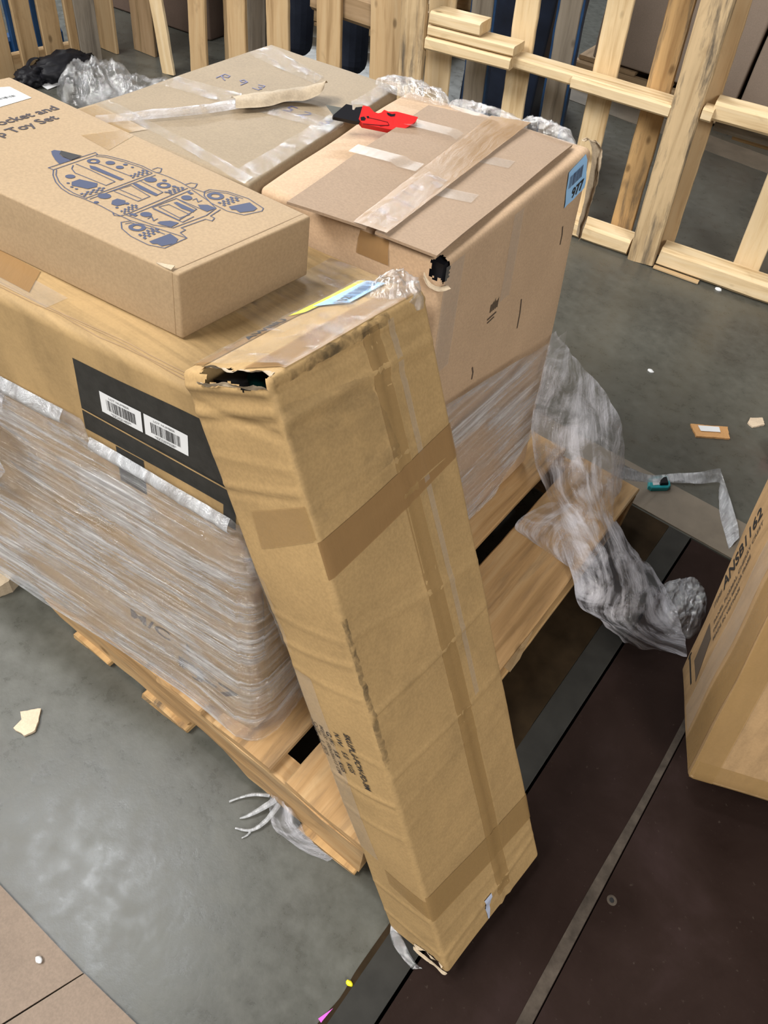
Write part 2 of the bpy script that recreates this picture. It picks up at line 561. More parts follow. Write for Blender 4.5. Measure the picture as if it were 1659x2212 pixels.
def board(name, a, b, up, w, t, mat, parent, wob=0.0012, seg=None, rough_end=0.0, seed=0):
    """plank from a to b; w across, t along 'up'; centre line a-b; worn edges; uv follows the grain"""
    a, b, up = Vector(a), Vector(b), Vector(up).normalized()
    d = (b - a)
    ln = d.length
    d.normalize()
    side = up.cross(d).normalized()
    up = d.cross(side).normalized()
    seg = seg or max(4, int(ln / 0.04))
    r = min(w, t) * 0.16
    prof = [(-w/2 + r, -t/2), (0, -t/2), (w/2 - r, -t/2), (w/2, -t/2 + r), (w/2, t/2 - r), (w/2 - r, t/2), (0, t/2), (-w/2 + r, t/2), (-w/2, t/2 - r), (-w/2, -t/2 + r)]
    per = [0]
    for i in range(len(prof)):
        p, q = prof[i], prof[(i + 1) % len(prof)]
        per.append(per[-1] + math.hypot(q[0] - p[0], q[1] - p[1]))
    verts, faces, uvs = [], [], []
    n = len(prof)
    rs = random.Random(hash((round(a.x, 3), round(a.y, 3), round(b.z, 3), seed)) & 0xffff)
    s0 = rs.uniform(0, 40)
    for i in range(seg + 1):
        f = i / seg
        c = a + d * ln * f
        for j, (x, y) in enumerate(prof):
            k = wob * noise.noise(Vector((f * ln * 7, x * 30 + s0, y * 30)))
            k2 = wob * 1.6 * noise.noise(Vector((f * ln * 17, x * 8 + s0, y * 8 + 5)))
            p = c + side * (x + math.copysign(k + k2, x) * 1.0) + up * (y + k)
            if i in (0, seg) and rough_end:
                p += d * rough_end * noise.noise(Vector((x * 70, y * 70, s0 + i)))
            verts.append(p)
            uvs.append((f * ln + s0, per[j] + s0))
    for i in range(seg):
        for j in range(n):
            k = (j + 1) % n
            faces.append((i * n + j, i * n + k, (i + 1) * n + k, (i + 1) * n + j))
    faces.append(tuple(range(n))[::-1])
    faces.append(tuple(seg * n + j for j in range(n)))
    o = mk(name, verts, faces, mat, parent, False, uvs)
    return o

def slab(name, quad, thick, mat, parent, res=0.02, wob=0.0, freq=8, ragged=0.0, seed=0, smooth=True):
    """sheet of real thickness over four points (upper side), going down along its normal"""
    q = [Vector(p) for p in quad]
    n = (q[1] - q[0]).cross(q[3] - q[0]).normalized()
    if n.z < 0:
        n = -n
    la = max((q[1] - q[0]).length, (q[2] - q[3]).length)
    lb = max((q[3] - q[0]).length, (q[2] - q[1]).length)
    nu, nv = max(2, int(la / res)), max(2, int(lb / res))
    W = nu + 1
    top, uvs = [], []
    for y in range(nv + 1):
        for x in range(nu + 1):
            a, b = x / nu, y / nv
            p = lerp(lerp(q[0], q[1], a), lerp(q[3], q[2], a), b)
            if wob:
                p = p + n * wob * noise.noise(p * freq + Vector((seed, 0, 0)))
            if ragged and (x in (0, nu) or y in (0, nv)):
                cc = (q[0] + q[1] + q[2] + q[3]) / 4
                p = p + (p - cc).normalized() * ragged * noise.noise(p * 120)
            top.append(p)
            uvs.append((a * la, b * lb))
    verts = top + [p - n * thick for p in top]
    K = len(top)
    faces = []
    for y in range(nv):
        for x in range(nu):
            i = y * W + x
            faces.append((i, i + 1, i + W + 1, i + W))
            faces.append((K + i + W, K + i + W + 1, K + i + 1, K + i))
    edge = [y0 for y0 in range(W)] + [y * W + nu for y in range(1, nv + 1)] + [nv * W + x for x in range(nu - 1, -1, -1)] + [y * W for y in range(nv - 1, 0, -1)]
    for i in range(len(edge)):
        a, b = edge[i], edge[(i + 1) % len(edge)]
        faces.append((b, a, K + a, K + b))
    o = mk(name, verts, faces, mat, parent, False, uvs + uvs)
    return o

def ribbon(name, rows, mat, parent, sub=6, wob=0.0, freq=14, seed=0):
    """surface through rows of points (each row the same length), Catmull-Rom smoothed, uv in metres"""
    rows = [[Vector(p) for p in r] for r in rows]
    def cr(p, t):
        n = len(p) - 1
        x = t * n
        i = min(int(x), n - 1)
        f = x - i
        p0, p1, p2, p3 = p[max(i - 1, 0)], p[i], p[i + 1], p[min(i + 2, n)]
        return 0.5 * ((2 * p1) + (p2 - p0) * f + (2 * p0 - 5 * p1 + 4 * p2 - p3) * f * f + (3 * p1 - p0 - 3 * p2 + p3) * f ** 3)
    nr, nc = (len(rows) - 1) * sub, (len(rows[0]) - 1) * sub
    cols = [[cr([r[k] for r in rows], i / nr) for k in range(len(rows[0]))] for i in range(nr + 1)]
    grid = [[cr(c, j / nc) for j in range(nc + 1)] for c in cols]
    verts, uvs, faces = [], [], []
    ulen = 0.0
    for i in range(nr + 1):
        if i:
            ulen += (grid[i][nc // 2] - grid[i - 1][nc // 2]).length
        w = 0.0
        for j in range(nc + 1):
            if j:
                w += (grid[i][j] - grid[i][j - 1]).length
            p = grid[i][j].copy()
            if wob:
                t = (grid[min(i + 1, nr)][j] - grid[max(i - 1, 0)][j]).cross(grid[i][min(j + 1, nc)] - grid[i][max(j - 1, 0)])
                if t.length > 1e-9:
                    t.normalize()
                    k = abs(noise.noise(Vector((w * freq * 1.5 + seed, ulen * freq * 0.35, seed)))) * 1.5 + 0.4 * noise.noise(p * freq * 3)
                    p += t * wob * k
                    p.z = max(p.z, 0.001)
            verts.append(p)
            uvs.append((w, ulen))
    W = nc + 1
    for i in range(nr):
        for j in range(nc):
            faces.append((i * W + j, i * W + j + 1, (i + 1) * W + j + 1, (i + 1) * W + j))
    return mk(name, verts, faces, mat, parent, True, uvs)

def blob(name, c, size, mat, parent=None, sub=4, amp=0.35, freq=3.0, seed=0, ridge=True, floor=True):
    """crumpled lump: icosphere pushed by ridged noise"""
    bm = bmesh.new()
    bmesh.ops.create_icosphere(bm, subdivisions=sub, radius=1.0)
    c = Vector(c)
    verts = []
    for v in bm.verts:
        p = v.co.copy()
        k = noise.noise(p * freq + Vector((seed, seed, 0)))
        k2 = noise.noise(p * freq * 2.7 + Vector((0, seed, seed)))
        e = 1 + amp * ((1 - 2 * abs(k)) * 0.6 + (1 - 2 * abs(k2)) * 0.4 - 0.4 if ridge else k + 0.4 * k2)
        p = Vector((p.x * size[0], p.y * size[1], p.z * size[2])) * e + c
        if floor:
            p.z = max(p.z, c.z - size[2] * 0.92)
        verts.append(p)
    bm.verts.index_update()
    faces = [tuple(x.index for x in f.verts) for f in bm.faces]
    bm.free()
    return mk(name, verts, faces, mat, parent, True)

def crumple(name, c, size, mat, parent, seed=0, yaw=0.0, n=44, k=1.0):
    """crumpled film: a domed sheet thrown into sharp folds, its rim ragged and touching what it lies on"""
    c = Vector(c)
    cs, sn = math.cos(yaw), math.sin(yaw)
    V, F, U = [], [], []
    for j in range(n + 1):
        for i in range(n + 1):
            a, b = 2 * i / n - 1, 2 * j / n - 1
            # square to disc
            x, y = a * math.sqrt(1 - b * b / 2), b * math.sqrt(1 - a * a / 2)
            r = math.hypot(x, y)
            w = 1 + 0.22 * noise.noise(Vector((x * 1.6 + seed, y * 1.6, seed)))
            f1 = 1 - 2.2 * abs(noise.noise(Vector((x * 1.7 + seed, y * 1.7, 1.0))))
            f2 = 1 - 2.2 * abs(noise.noise(Vector((x * 4.1, y * 4.1 + seed, 2.0))))
            f3 = 1 - 2.2 * abs(noise.noise(Vector((x * 9.0, y * 9.0 + seed, 5.0))))
            h = (1 - r ** 4) ** 0.7 * (0.46 + 0.26 * f1 + 0.17 * f2 + 0.09 * f3) * k
            px_, py_ = x * w * size[0], y * w * size[1]
            px_ += size[0] * 0.09 * noise.noise(Vector((x * 4, y * 4, seed + 9)))
            py_ += size[1] * 0.09 * noise.noise(Vector((x * 4, y * 4, seed + 19)))
            V.append(c + Vector((px_ * cs - py_ * sn, px_ * sn + py_ * cs, max(0.0, h) * size[2])))
            U.append((px_, py_))
    W = n + 1
    for j in range(n):
        for i in range(n):
            F.append((j * W + i, j * W + i + 1, (j + 1) * W + i + 1, (j + 1) * W + i))
    return mk(name, V, F, mat, parent, True, U)

def prism(name, poly, frame, thick, mat, parent, bev=0.0):
    """extruded outline; frame maps (x, y, h) to the world"""
    n = len(poly)
    cx = sum(p[0] for p in poly) / n
    cy = sum(p[1] for p in poly) / n
    verts, faces = [], []
    rings = [(0.0, 0.0), (0.0, thick - bev), (bev, thick)] if bev else [(0.0, 0.0), (0.0, thick)]
    for ins, h in rings:
        for i, (x, y) in enumerate(poly):
            if ins:
                a, b = Vector(poly[i - 1]), Vector(poly[(i + 1) % n])
                t = (b - a).normalized()
                nn = Vector((-t.y, t.x))
                area = sum(poly[k][0] * poly[(k + 1) % n][1] - poly[(k + 1) % n][0] * poly[k][1] for k in range(n))
                if area < 0:
                    nn = -nn
                x, y = x + nn.x * ins, y + nn.y * ins
            verts.append(frame(x, y, h))
    for k in range(len(rings) - 1):
        for i in range(n):
            j = (i + 1) % n
            faces.append((k * n + i, k * n + j, (k + 1) * n + j, (k + 1) * n + i))
    faces.append(tuple((len(rings) - 1) * n + i for i in range(n)))
    faces.append(tuple(range(n))[::-1])
    return mk(name, verts, faces, mat, parent, False)

def quadbox(x0, x1, y0, y1, z0, z1):
    v = [(x, y, z) for z in (z0, z1) for y in (y0, y1) for x in (x0, x1)]
    f = [(0, 2, 3, 1), (4, 5, 7, 6), (0, 1, 5, 4), (2, 6, 7, 3), (0, 4, 6, 2), (1, 3, 7, 5)]
    return v, f

def boxes(name, lst, mat, parent=None, structure=False):
    V, F = [], []
    for b in lst:
        v, f = quadbox(*b)
        k = len(V)
        V += v
        F += [tuple(i + k for i in q) for q in f]
    o = mk(name, V, F, mat, parent, False)
    if structure:
        o['kind'] = 'structure'
    return o

# ------------------------------------------------------------------ setting
PX0, PX1, PY0, PY1 = -0.016, 2.6, -1.6, 1.565      # pit of the dock leveler
boxes('floor', [(-14, PX0, -6, 16, -0.3, 0), (PX1, 9, -6, 16, -0.3, 0), (PX0, PX1, PY1, 16, -0.3, 0), (PX0, PX1, -6, PY0, -0.3, 0), (PX0, PX1, PY0, PY1, -0.32, -0.3)], M['floor'], None, True)
boxes('trim_1', [(-0.073, -0.0165, -1.6, 1.56, -0.002, 0.0025)], M['strip'], None, True)
boxes('trim_5', [(-0.24, -0.0745, 0.56, 1.56, -0.002, 0.0022)], M['darkstrip'], None, True)  # flat dark brown strip between the pallet and the grey strip
boxes('trim_2', [(-0.55, 1.8, 1.568, 1.71, -0.002, 0.003)], M['band'], None, True)
boxes('trim_3', [(-2.6, 2.5, 4.0, 4.2, -0.002, 0.002)], M['band'], None, True)

# dock leveler: two steel decks let into the pit
t = thing('steel_plate', (0.08, 0.5, 0), 'dark brown steel floor plate in the narrow run under the leaning carton', 'steel plate', 'dock leveler plates')
boxes('deck', [(-0.0105, 0.1805, -1.59, 1.56, -0.012, 0.0)], M['plate'], t)
ribbon('dusty_edge', [[(0.163 + 0.005 * math.sin(i * 1.7), -1.5 + 0.3 * i, 0.0006), (0.1795, -1.5 + 0.3 * i, 0.0006)] for i in range(11)], M['dust'], t, 4)
t = thing('steel_plate', (0.9, 0.3, 0), 'wide dark brown steel floor plate with a bolt hole, at bottom right', 'steel plate', 'dock leveler plates')
boxes('deck', [(0.1825, 2.59, -1.59, 1.56, -0.012, 0.0)], M['plate'], t)
def disc(name, x, y, z, r, mat, parent, n=20):
    return mk(name, [(x + r * math.cos(2 * PI * i / n), y + r * math.sin(2 * PI * i / n), z) for i in range(n)], [tuple(range(n))], mat, parent, False)
def ring(name, x, y, z, r0, r1, h, mat, parent, n=24):
    V, F = [], []
    for i in range(n):
        a = 2 * PI * i / n
        c, s = math.cos(a), math.sin(a)
        V += [(x + r0 * c, y + r0 * s, z), (x + (r0 * 0.6 + r1 * 0.4) * c, y + (r0 * 0.6 + r1 * 0.4) * s, z + h), (x + r1 * c, y + r1 * s, z)]
    for i in range(n):
        j = (i + 1) % n
        F += [(i * 3, i * 3 + 1, j * 3 + 1, j * 3), (i * 3 + 1, i * 3 + 2, j * 3 + 2, j * 3 + 1)]
    return mk(name, V, F, mat, parent)
ring('bolt_rim', 0.201, 0.647, 0.0002, 0.004, 0.009, 0.0015, M['dust'], t)
disc('bolt_hole', 0.1995, 0.6465, 0.0006, 0.005, M['dark'], t)

# ------------------------------------------------------------------ pallet under the load
pal = thing('wooden_pallet', (-0.6, 0.93, 0), 'worn wooden pallet carrying the wrapped stack of cartons', 'pallet')
def stringer(y0, y1, notch, mat):
    x0, x1, zb, zt = -1.03, -0.17, 0.016, 0.124
    pts = []
    n = 70
    for i in range(n + 1):
        x = lerp(x0, x1, i / n)
        z = zb
        if notch and -0.585 < x < -0.43:
            z = zb + 0.034 * min(1, (x + 0.585) / 0.012, (-0.43 - x) / 0.06)
        if x < -0.95:
            z += (-0.95 - x) * 0.55
        z += 0.0025 * noise.noise(Vector((x * 23, y0 * 9, 2)))
        pts.append((x, z))
    V, F, U = [], [], []
    for (x, z) in pts:
        ztt = zt + 0.0025 * noise.noise(Vector((x * 31, y0 * 5, 9)))
        k = 0.0025 * noise.noise(Vector((x * 17, 4, y0)))
        for (yy, zz) in ((y0 + k, z), (y0 + k, ztt - 0.004), (y0 + k + 0.005, ztt), (y1, ztt), (y1, z)):
            V.append((x, yy, zz))
            U.append((x, zz + yy))
    for i in range(n):
        for j in range(5):
            a, b = i * 5 + j, i * 5 + (j + 1) % 5
            F.append((a, a + 5, b + 5, b))
    F.append((0, 1, 2, 3, 4))
    F.append(tuple(n * 5 + k for k in (4, 3, 2, 1, 0)))
    mk('stringer', V, F, mat, pal, False, U)
stringer(0.400, 0.442, True, M['palletwood'])
stringer(0.91, 0.952, False, M['tan'])
stringer(1.418, 1.46, False, M['palletwood'])
for x0, x1 in ((-0.338, -0.171), (-0.505, -0.372), (-0.645, -0.535), (-0.79, -0.675), (-0.90, -0.81), (-1.03, -0.935)):
    board('deck_board', ((x0 + x1) / 2, 0.395, 0.1335), ((x0 + x1) / 2, 1.465, 0.1335), (0, 0, 1), x1 - x0, 0.018, M['palletwood'], pal, 0.0015, rough_end=0.006)
for x0, x1 in ((-0.30, -0.175), (-0.70, -0.58), (-0.905, -0.80)):
    board('bottom_board', ((x0 + x1) / 2, 0.392, 0.0085), ((x0 + x1) / 2, 1.465, 0.0085), (0, 0, 1), x1 - x0, 0.016, M['orangewood'], pal, 0.0015, rough_end=0.008)

# ------------------------------------------------------------------ big front carton of the load (black print, wrapped)
C = Carton({(0, 0, 0): (-1.26, 0.335, 0.1455), (1, 0, 0): (-0.437, 0.425, 0.1455), (0, 1, 0): (-1.26, 0.742, 0.1455), (1, 1, 0): (-0.437, 0.822, 0.1455),
            (0, 0, 1): (-1.26, 0.363, 0.82), (1, 0, 1): (-0.472, 0.464, 0.82), (0, 1, 1): (-1.26, 0.745, 0.82), (1, 1, 1): (-0.468, 0.83, 0.82)},
           r=0.012, amp=0.004, freq=5, seed=1)
ct = thing('carton', (-0.85, 0.58, 0.143), 'large wrapped carton with a black printed panel and two barcode stickers', 'carton', 'cartons of the load')
C.mesh('body', M['carton'], ct, 0.02)
fz = lambda x, z: C.inv('front', (x, 0.44, z))
lab = C.patch('black_panel', 'front', [fz(-0.731, 0.665), fz(-0.474, 0.665), fz(-0.474, 0.785), fz(-0.731, 0.779)], M['blacklabel'], ct, 0.0006, 0.015)
polys_on(lambda x, y: C.surf('front', x, y, 0.0012), stroke([fz(-0.73, 0.699), fz(-0.474, 0.695)], 0.0025), 'tan_line', M['carton'], lab)
for sx0, sx1, sd, nm in ((-0.692, -0.6245, 3, '0Z2Q1407'), (-0.6205, -0.552, 9, '0Z220702B')):
    s = C.patch('barcode_sticker', 'front', [fz(sx0, 0.7145), fz(sx1, 0.7145), fz(sx1, 0.7475), fz(sx0, 0.7475)], M['white'], lab, 0.0012, 0.01)
    a = fz(sx0 + 0.011, 0.7215)
    polys_on(lambda x, y: C.surf('front', x, y, 0.0018), barcode(a[0], a[1] + 0.001, 0.046, 0.0165, sd), 'barcode', M['ink'], lab)
    b = fz(sx0 + 0.016, 0.7165)
    lettering('digits', [('*' + nm + '*', 0.0055, 0, b, (1, 0), 0.034), ('LOT NUMBER', 0.0045, 0, (b[0], b[1] + 0.025), (1, 0), 0.034)], lambda x, y: C.surf('front', x, y, 0.0018), M['ink'], lab)
for q in ((-0.678, 0.60, -0.63, 0.663), (-0.497, 0.63, -0.477, 0.69)):
    C.patch('black_print', 'front', [fz(q[0], q[1]), fz(q[2], q[1]), fz(q[2], q[3]), fz(q[0], q[3])], M['blacklabel'], ct, 0.0006)
lettering('faded_stamp', [('M/C', 0.034, 0.0006, fz(-0.70, 0.272), (1, -0.05), 0.085), ('1', 0.034, 0.0006, fz(-0.585, 0.266), (1, -0.05), None), ('FJ-7', 0.04, 0.001, fz(-0.60, 0.215), (1, -0.03), 0.13)], lambda x, y: C.surf('front', x, y, 0.001), M['ink_faded'], ct)
tz = lambda x, y: C.inv('top', (x, y, 0.82))
C.patch('clear_tape', 'top', [tz(-0.625, 0.60), tz(-0.5, 0.60), tz(-0.5, 0.82), tz(-0.625, 0.80)], M['clear'], ct, 0.0008)
C.patch('clear_tape', 'top', [tz(-1.15, 0.40), tz(-0.78, 0.437), tz(-0.78, 0.47), tz(-1.15, 0.44)], M['cleardull'], ct, 0.0008)
C.patch('tape_end', 'top', [tz(-0.90, 0.435), tz(-0.82, 0.443), tz(-0.85, 0.482), tz(-0.93, 0.475)], M['browntape'], ct, 0.0012)
for k in range(3):
    P_ = [tz(lerp(-1.0, -0.52, i / 14) , lerp(0.408, 0.468, i / 14) + 0.006 * noise.noise(Vector((i * 0.5, k * 3.3, 0))) + 0.004 * k) for i in range(15)]
    polys_on(lambda x, y: C.surf('top', x, y, 0.0006), stroke(P_, 0.0012), 'crease', M['shade'], ct)

# ------------------------------------------------------------------ back left carton (pen marks, shiny tape)
Ec = Carton({(0, 0, 0): (-1.16, 0.77, 0.1455), (1, 0, 0): (-0.80, 0.845, 0.1455), (0, 1, 0): (-1.18, 1.27, 0.1455), (1, 1, 0): (-0.86, 1.32, 0.1455),
             (0, 0, 1): (-1.152, 0.765, 0.86), (1, 0, 1): (-0.79, 0.807, 0.86), (0, 1, 1): (-1.18, 1.274, 0.86), (1, 1, 1): (-0.888, 1.313, 0.86)},
            r=0.006, amp=0.002, freq=5, seed=4)
et = thing('carton', (-1.0, 1.04, 0.143), 'carton with blue pen writing and shiny tape bands on its top', 'carton', 'cartons of the load')
Ec.mesh('body', M['grey_kraft'], et, 0.03)
ez = lambda x, y: Ec.inv('top', (x, y, 0.86))
def etape(name, pts, mat='clear', off=0.0012, wob=0.0):
    return Ec.patch(name, 'top', [ez(*p) for p in pts], M[mat], et, off, 0.008, wob)
etape('shiny_tape', [(-1.150, 0.955), (-0.822, 1.050), (-0.834, 1.098), (-1.157, 1.005)], wob=0.0012)
etape('shiny_tape', [(-1.145, 0.822), (-0.80, 0.803), (-0.802, 0.826), (-1.145, 0.846)], wob=0.0015)
etape('shiny_tape', [(-0.830, 0.806), (-0.795, 0.812), (-0.885, 1.306), (-0.915, 1.30)], wob=0.0018)
etape('shiny_tape', [(-1.168, 1.19), (-0.99, 1.185), (-1.0, 1.225), (-1.172, 1.265)], wob=0.001)
etape('brown_tape', [(-1.145, 0.772), (-1.03, 0.776), (-1.02, 0.815), (-1.145, 0.815)], 'amber')
def pen(pts, w=0.0024):
    return stroke([ez(*p) for p in pts], w)
# hand-written R 93 / 252 3, reading along the carton's length
def glyphs(org, xd, h, seqs, parent):
    xd = Vector(xd).normalized()
    yd = Vector((-xd.y, xd.x))
    for x0, pts in seqs:
        polys_on(lambda x, y: Ec.surf('top', x, y, 0.0008), pen([tuple(Vector(org) + xd * (x0 + a) * h + yd * b * h) for a, b in pts]), 'pen_mark', M['penblue'], parent)
R_ = [(0, 0), (0.1, 1), (0.55, 0.95), (0.6, 0.6), (0.1, 0.5), (0.7, 0.0)]
n9 = [(0.6, 0.8), (0.2, 1), (0.05, 0.7), (0.3, 0.5), (0.6, 0.8), (0.5, 0)]
n3 = [(0.05, 0.9), (0.5, 1), (0.55, 0.7), (0.25, 0.55), (0.6, 0.4), (0.5, 0.05), (0.0, 0.1)]
n5 = [(0.6, 1), (0.15, 1), (0.1, 0.6), (0.5, 0.55), (0.55, 0.15), (0.05, 0.0)]
n2 = [(0.05, 0.85), (0.35, 1), (0.55, 0.75), (0.05, 0.05), (0.65, 0.0)]
glyphs((-1.114, 1.058), (1, 0.25), 0.025, [(0, R_), (1.5, n9), (2.9, n3)], et)
glyphs((-0.946, 1.048), (1, 0.15), 0.025, [(0, n5), (1.3, n2), (3.0, n3)], et)
ribbon('loose_tape', [[(-1.079, 0.763, 0.8645), (-1.086, 0.770, 0.870), (-1.097, 0.778, 0.866)], [(-1.039, 0.846, 0.8645), (-1.047, 0.852, 0.873), (-1.059, 0.860, 0.867)], [(-1.006, 0.923, 0.8645), (-1.012, 0.922, 0.875), (-1.026, 0.928, 0.867)], [(-0.980, 1.000, 0.8645), (-0.995, 1.008, 0.872), (-1.018, 1.022, 0.8655)], [(-0.968, 1.040, 0.8645), (-0.982, 1.046, 0.872), (-1.006, 1.056, 0.866)]], M['tail'], et, 9, 0.003, 30, 3)
ribbon('torn_tape_end', [[(-0.984, 0.975, 0.868), (-1.000, 0.99, 0.875), (-1.018, 0.998, 0.868)], [(-0.960, 1.020, 0.867), (-0.985, 1.030, 0.877), (-1.008, 1.040, 0.868)], [(-0.952, 1.064, 0.868), (-0.970, 1.072, 0.879), (-0.992, 1.078, 0.869)], [(-0.932, 1.092, 0.870), (-0.952, 1.104, 0.882), (-0.976, 1.112, 0.871)], [(-0.918, 1.112, 0.878), (-0.932, 1.132, 0.888), (-0.950, 1.146, 0.876)], [(-0.920, 1.126, 0.884), (-0.926, 1.140, 0.890), (-0.934, 1.156, 0.884)]], M['torn'], et, 9, 0.0035, 24, 5)

# ------------------------------------------------------------------ back right carton with raised flaps
def dhole(f, u, v):
    k = 0.006 * noise.noise(Vector((u * 160, v * 160, 4)))
    Lx, Ly, Lz = D.L
    if f == 'front':
        return u > Lx - 0.026 + k and v > Lz - 0.030 + k
    if f == 'right':
        return u < 0.016 + k and v > Lz - 0.034 + k
    if f == 'top':
        return u > Lx - 0.022 + k and v < 0.014 + k
    return False
D = Carton({(0, 0, 0): (-0.785, 0.838, 0.1455), (1, 0, 0): (-0.432, 0.862, 0.1455), (0, 1, 0): (-0.80, 1.32, 0.1455), (1, 1, 0): (-0.425, 1.355, 0.1455),
            (0, 0, 1): (-0.778, 0.812, 0.86), (1, 0, 1): (-0.462, 0.846, 0.86), (0, 1, 1): (-0.872, 1.32, 0.86), (1, 1, 1): (-0.500, 1.372, 0.86)},
           r=0.011, amp=0.003, freq=5, seed=8)
dt = thing('carton', (-0.62, 1.1, 0.143), 'carton with two raised top flaps, brown centre tape and a torn corner', 'carton', 'cartons of the load')
D.mesh('body', M['pink'], dt, 0.025, hole=dhole, extra=([(D.L[0] - 0.04, D.L[0], 0.003)], [(0, 0.03, 0.003)], [(D.L[2] - 0.045, D.L[2], 0.003)]))
slab('flap', [(-0.686, 0.772, 0.886), (-0.582, 0.820, 0.873), (-0.656, 1.298, 0.872), (-0.768, 1.235, 0.880)], 0.004, M['flap'], dt, 0.02, 0.004, 6, seed=2)
slab('flap', [(-0.568, 0.822, 0.873), (-0.474, 0.838, 0.869), (-0.524, 1.335, 0.869), (-0.640, 1.318, 0.872)], 0.004, M['flap'], dt, 0.02, 0.003, 6, seed=5)
fl_up = lambda x, y: Vector((x, y, 0.8748 + 0.0008 * noise.noise(Vector((x * 30, y * 30, 0)))))
def strip_xy(name, quad, mat, zfun, parent, res=0.01):
    q = [Vector((a[0], a[1])) for a in quad]
    la, lb = (q[1] - q[0]).length, (q[3] - q[0]).length
    nu, nv = max(2, int(la / res)), max(2, int(lb / res))
    V, U, F = [], [], []
    for y in range(nv + 1):
        for x in range(nu + 1):
            p = lerp(lerp(q[0], q[1], x / nu), lerp(q[3], q[2], x / nu), y / nv)
            V.append(zfun(p.x, p.y))
            U.append((x / nu * la, y / nv * lb))
    for y in range(nv):
        for x in range(nu):
            i = y * (nu + 1) + x
            F.append((i, i + 1, i + nu + 2, i + nu + 1))
    return mk(name, V, F, mat, parent, True, U)
strip_xy('brown_tape', [(-0.600, 0.812), (-0.549, 0.822), (-0.612, 1.335), (-0.675, 1.300)], M['browntape'], lambda x, y: fl_up(x, y) + Vector((0, 0, 0.0022)), dt)
strip_xy('tape_shine', [(-0.592, 0.826), (-0.552, 0.832), (-0.580, 1.02), (-0.618, 1.02)], M['clear'], lambda x, y: fl_up(x, y) + Vector((0, 0, 0.0032)), dt)
dfr = lambda x, z: D.inv('front', (x, 0.83, z))
D.patch('brown_tape', 'front', [dfr(-0.603, 0.822), dfr(-0.548, 0.822), dfr(-0.552, 0.858), dfr(-0.600, 0.858)], M['browntape'], dt, 0.0012)
for ya in (0.965, 1.115):
    for xa, xb, zf in ((-0.71, -0.605, 0.8815), (-0.575, -0.50, 0.8715)):
        dx = -0.16 * (ya - 0.82)
        strip_xy('tape_residue', [(xa + dx, ya), (xb + dx, ya + 0.035), (xb + dx - 0.006, ya + 0.067), (xa + dx - 0.006, ya + 0.032)], M['cleardull'], lambda x, y, z0=zf: Vector((x, y, z0 - 0.0 + (0.004 if x < -0.66 else 0.0))), dt)
dr = lambda y, z: D.inv('right', (-0.46, y, z))
st = D.patch('blue_sticker', 'right', [dr(1.285, 0.785), dr(1.366, 0.797), dr(1.347, 0.862), dr(1.272, 0.852)], M['bluelabel'], dt, 0.0012, 0.01, 0.0015)
a = dr(1.284, 0.820)
polys_on(lambda x, y: D.surf('right', x, y, 0.0032), barcode(a[0], a[1], 0.05, 0.022, 5, (1, 0.12)), 'barcode', M['slate'], dt)
a = dr(1.305, 0.796)
lettering('number', [('977', 0.026, 0.0006, a, (1, 0.12), 0.045)], lambda x, y: D.surf('right', x, y, 0.0034), M['ink'], dt)
D.patch('clear_tape', 'right', [dr(0.852, 0.66), dr(0.905, 0.66), dr(0.905, 0.85), dr(0.852, 0.85)], M['cleardull'], dt, 0.001)
D.patch('clear_tape', 'right', [dr(1.06, 0.70), dr(1.095, 0.70), dr(1.095, 0.852), dr(1.06, 0.852)], M['cleardull'], dt, 0.001)
a = dr(1.03, 0.694)
polys_on(lambda x, y: D.surf('right', x, y, 0.0014), [[(a[0] + i * 0.0055, a[1]), (a[0] + i * 0.0055 + 0.003, a[1]), (a[0] + i * 0.0055 + 0.003, a[1] + 0.016 + 0.004 * (i % 3)), (a[0] + i * 0.0055, a[1] + 0.015)] for i in range(5)] + [[(a[0] - 0.004, a[1] - 0.013), (a[0] + 0.025, a[1] - 0.011), (a[0] + 0.025, a[1] - 0.008), (a[0] - 0.004, a[1] - 0.010)], [(a[0] - 0.002, a[1] - 0.02), (a[0] + 0.02, a[1] - 0.018), (a[0] + 0.02, a[1] - 0.0155), (a[0] - 0.002, a[1] - 0.0175)]], 'hand_symbol', M['ink_faded'], dt)
for (ya, za, yb, zb) in ((1.16, 0.66, 1.165, 0.60), (1.0, 0.60, 1.004, 0.575), (1.30, 0.745, 1.305, 0.71)):
    polys_on(lambda x, y: D.surf('right', x, y, 0.001), stroke([dr(ya, za), dr((ya + yb) / 2 + 0.003, (za + zb) / 2), dr(yb, zb)], 0.0035), 'scuff', M['ink_faded'], dt)
ribbon('torn_corner', [[(-0.525, 1.366, 0.866), (-0.508, 1.376, 0.872), (-0.494, 1.380, 0.866)], [(-0.512, 1.374, 0.868), (-0.494, 1.388, 0.864), (-0.484, 1.386, 0.852)], [(-0.500, 1.384, 0.835), (-0.486, 1.396, 0.828), (-0.477, 1.384, 0.822)], [(-0.492, 1.384, 0.77), (-0.480, 1.392, 0.76), (-0.473, 1.380, 0.758)], [(-0.486, 1.380, 0.70), (-0.476, 1.386, 0.69), (-0.471, 1.376, 0.69)]], M['torn'], dt, 8, 0.006, 50, 2)
ribbon('torn_lip', [[(-0.490, 0.838, 0.838), (-0.486, 0.833, 0.832)], [(-0.478, 0.836, 0.829), (-0.475, 0.831, 0.824)], [(-0.466, 0.841, 0.824), (-0.460, 0.838, 0.820)], [(-0.456, 0.852, 0.826), (-0.451, 0.854, 0.822)]], M['torn'], dt, 6, 0.003, 90, 4)
boxes('dark_corner_block', [(-0.53, -0.469, 0.853, 0.93, 0.78, 0.851)], M['blackplastic'], dt)  # added dark block; stands in for the shade inside the torn corner
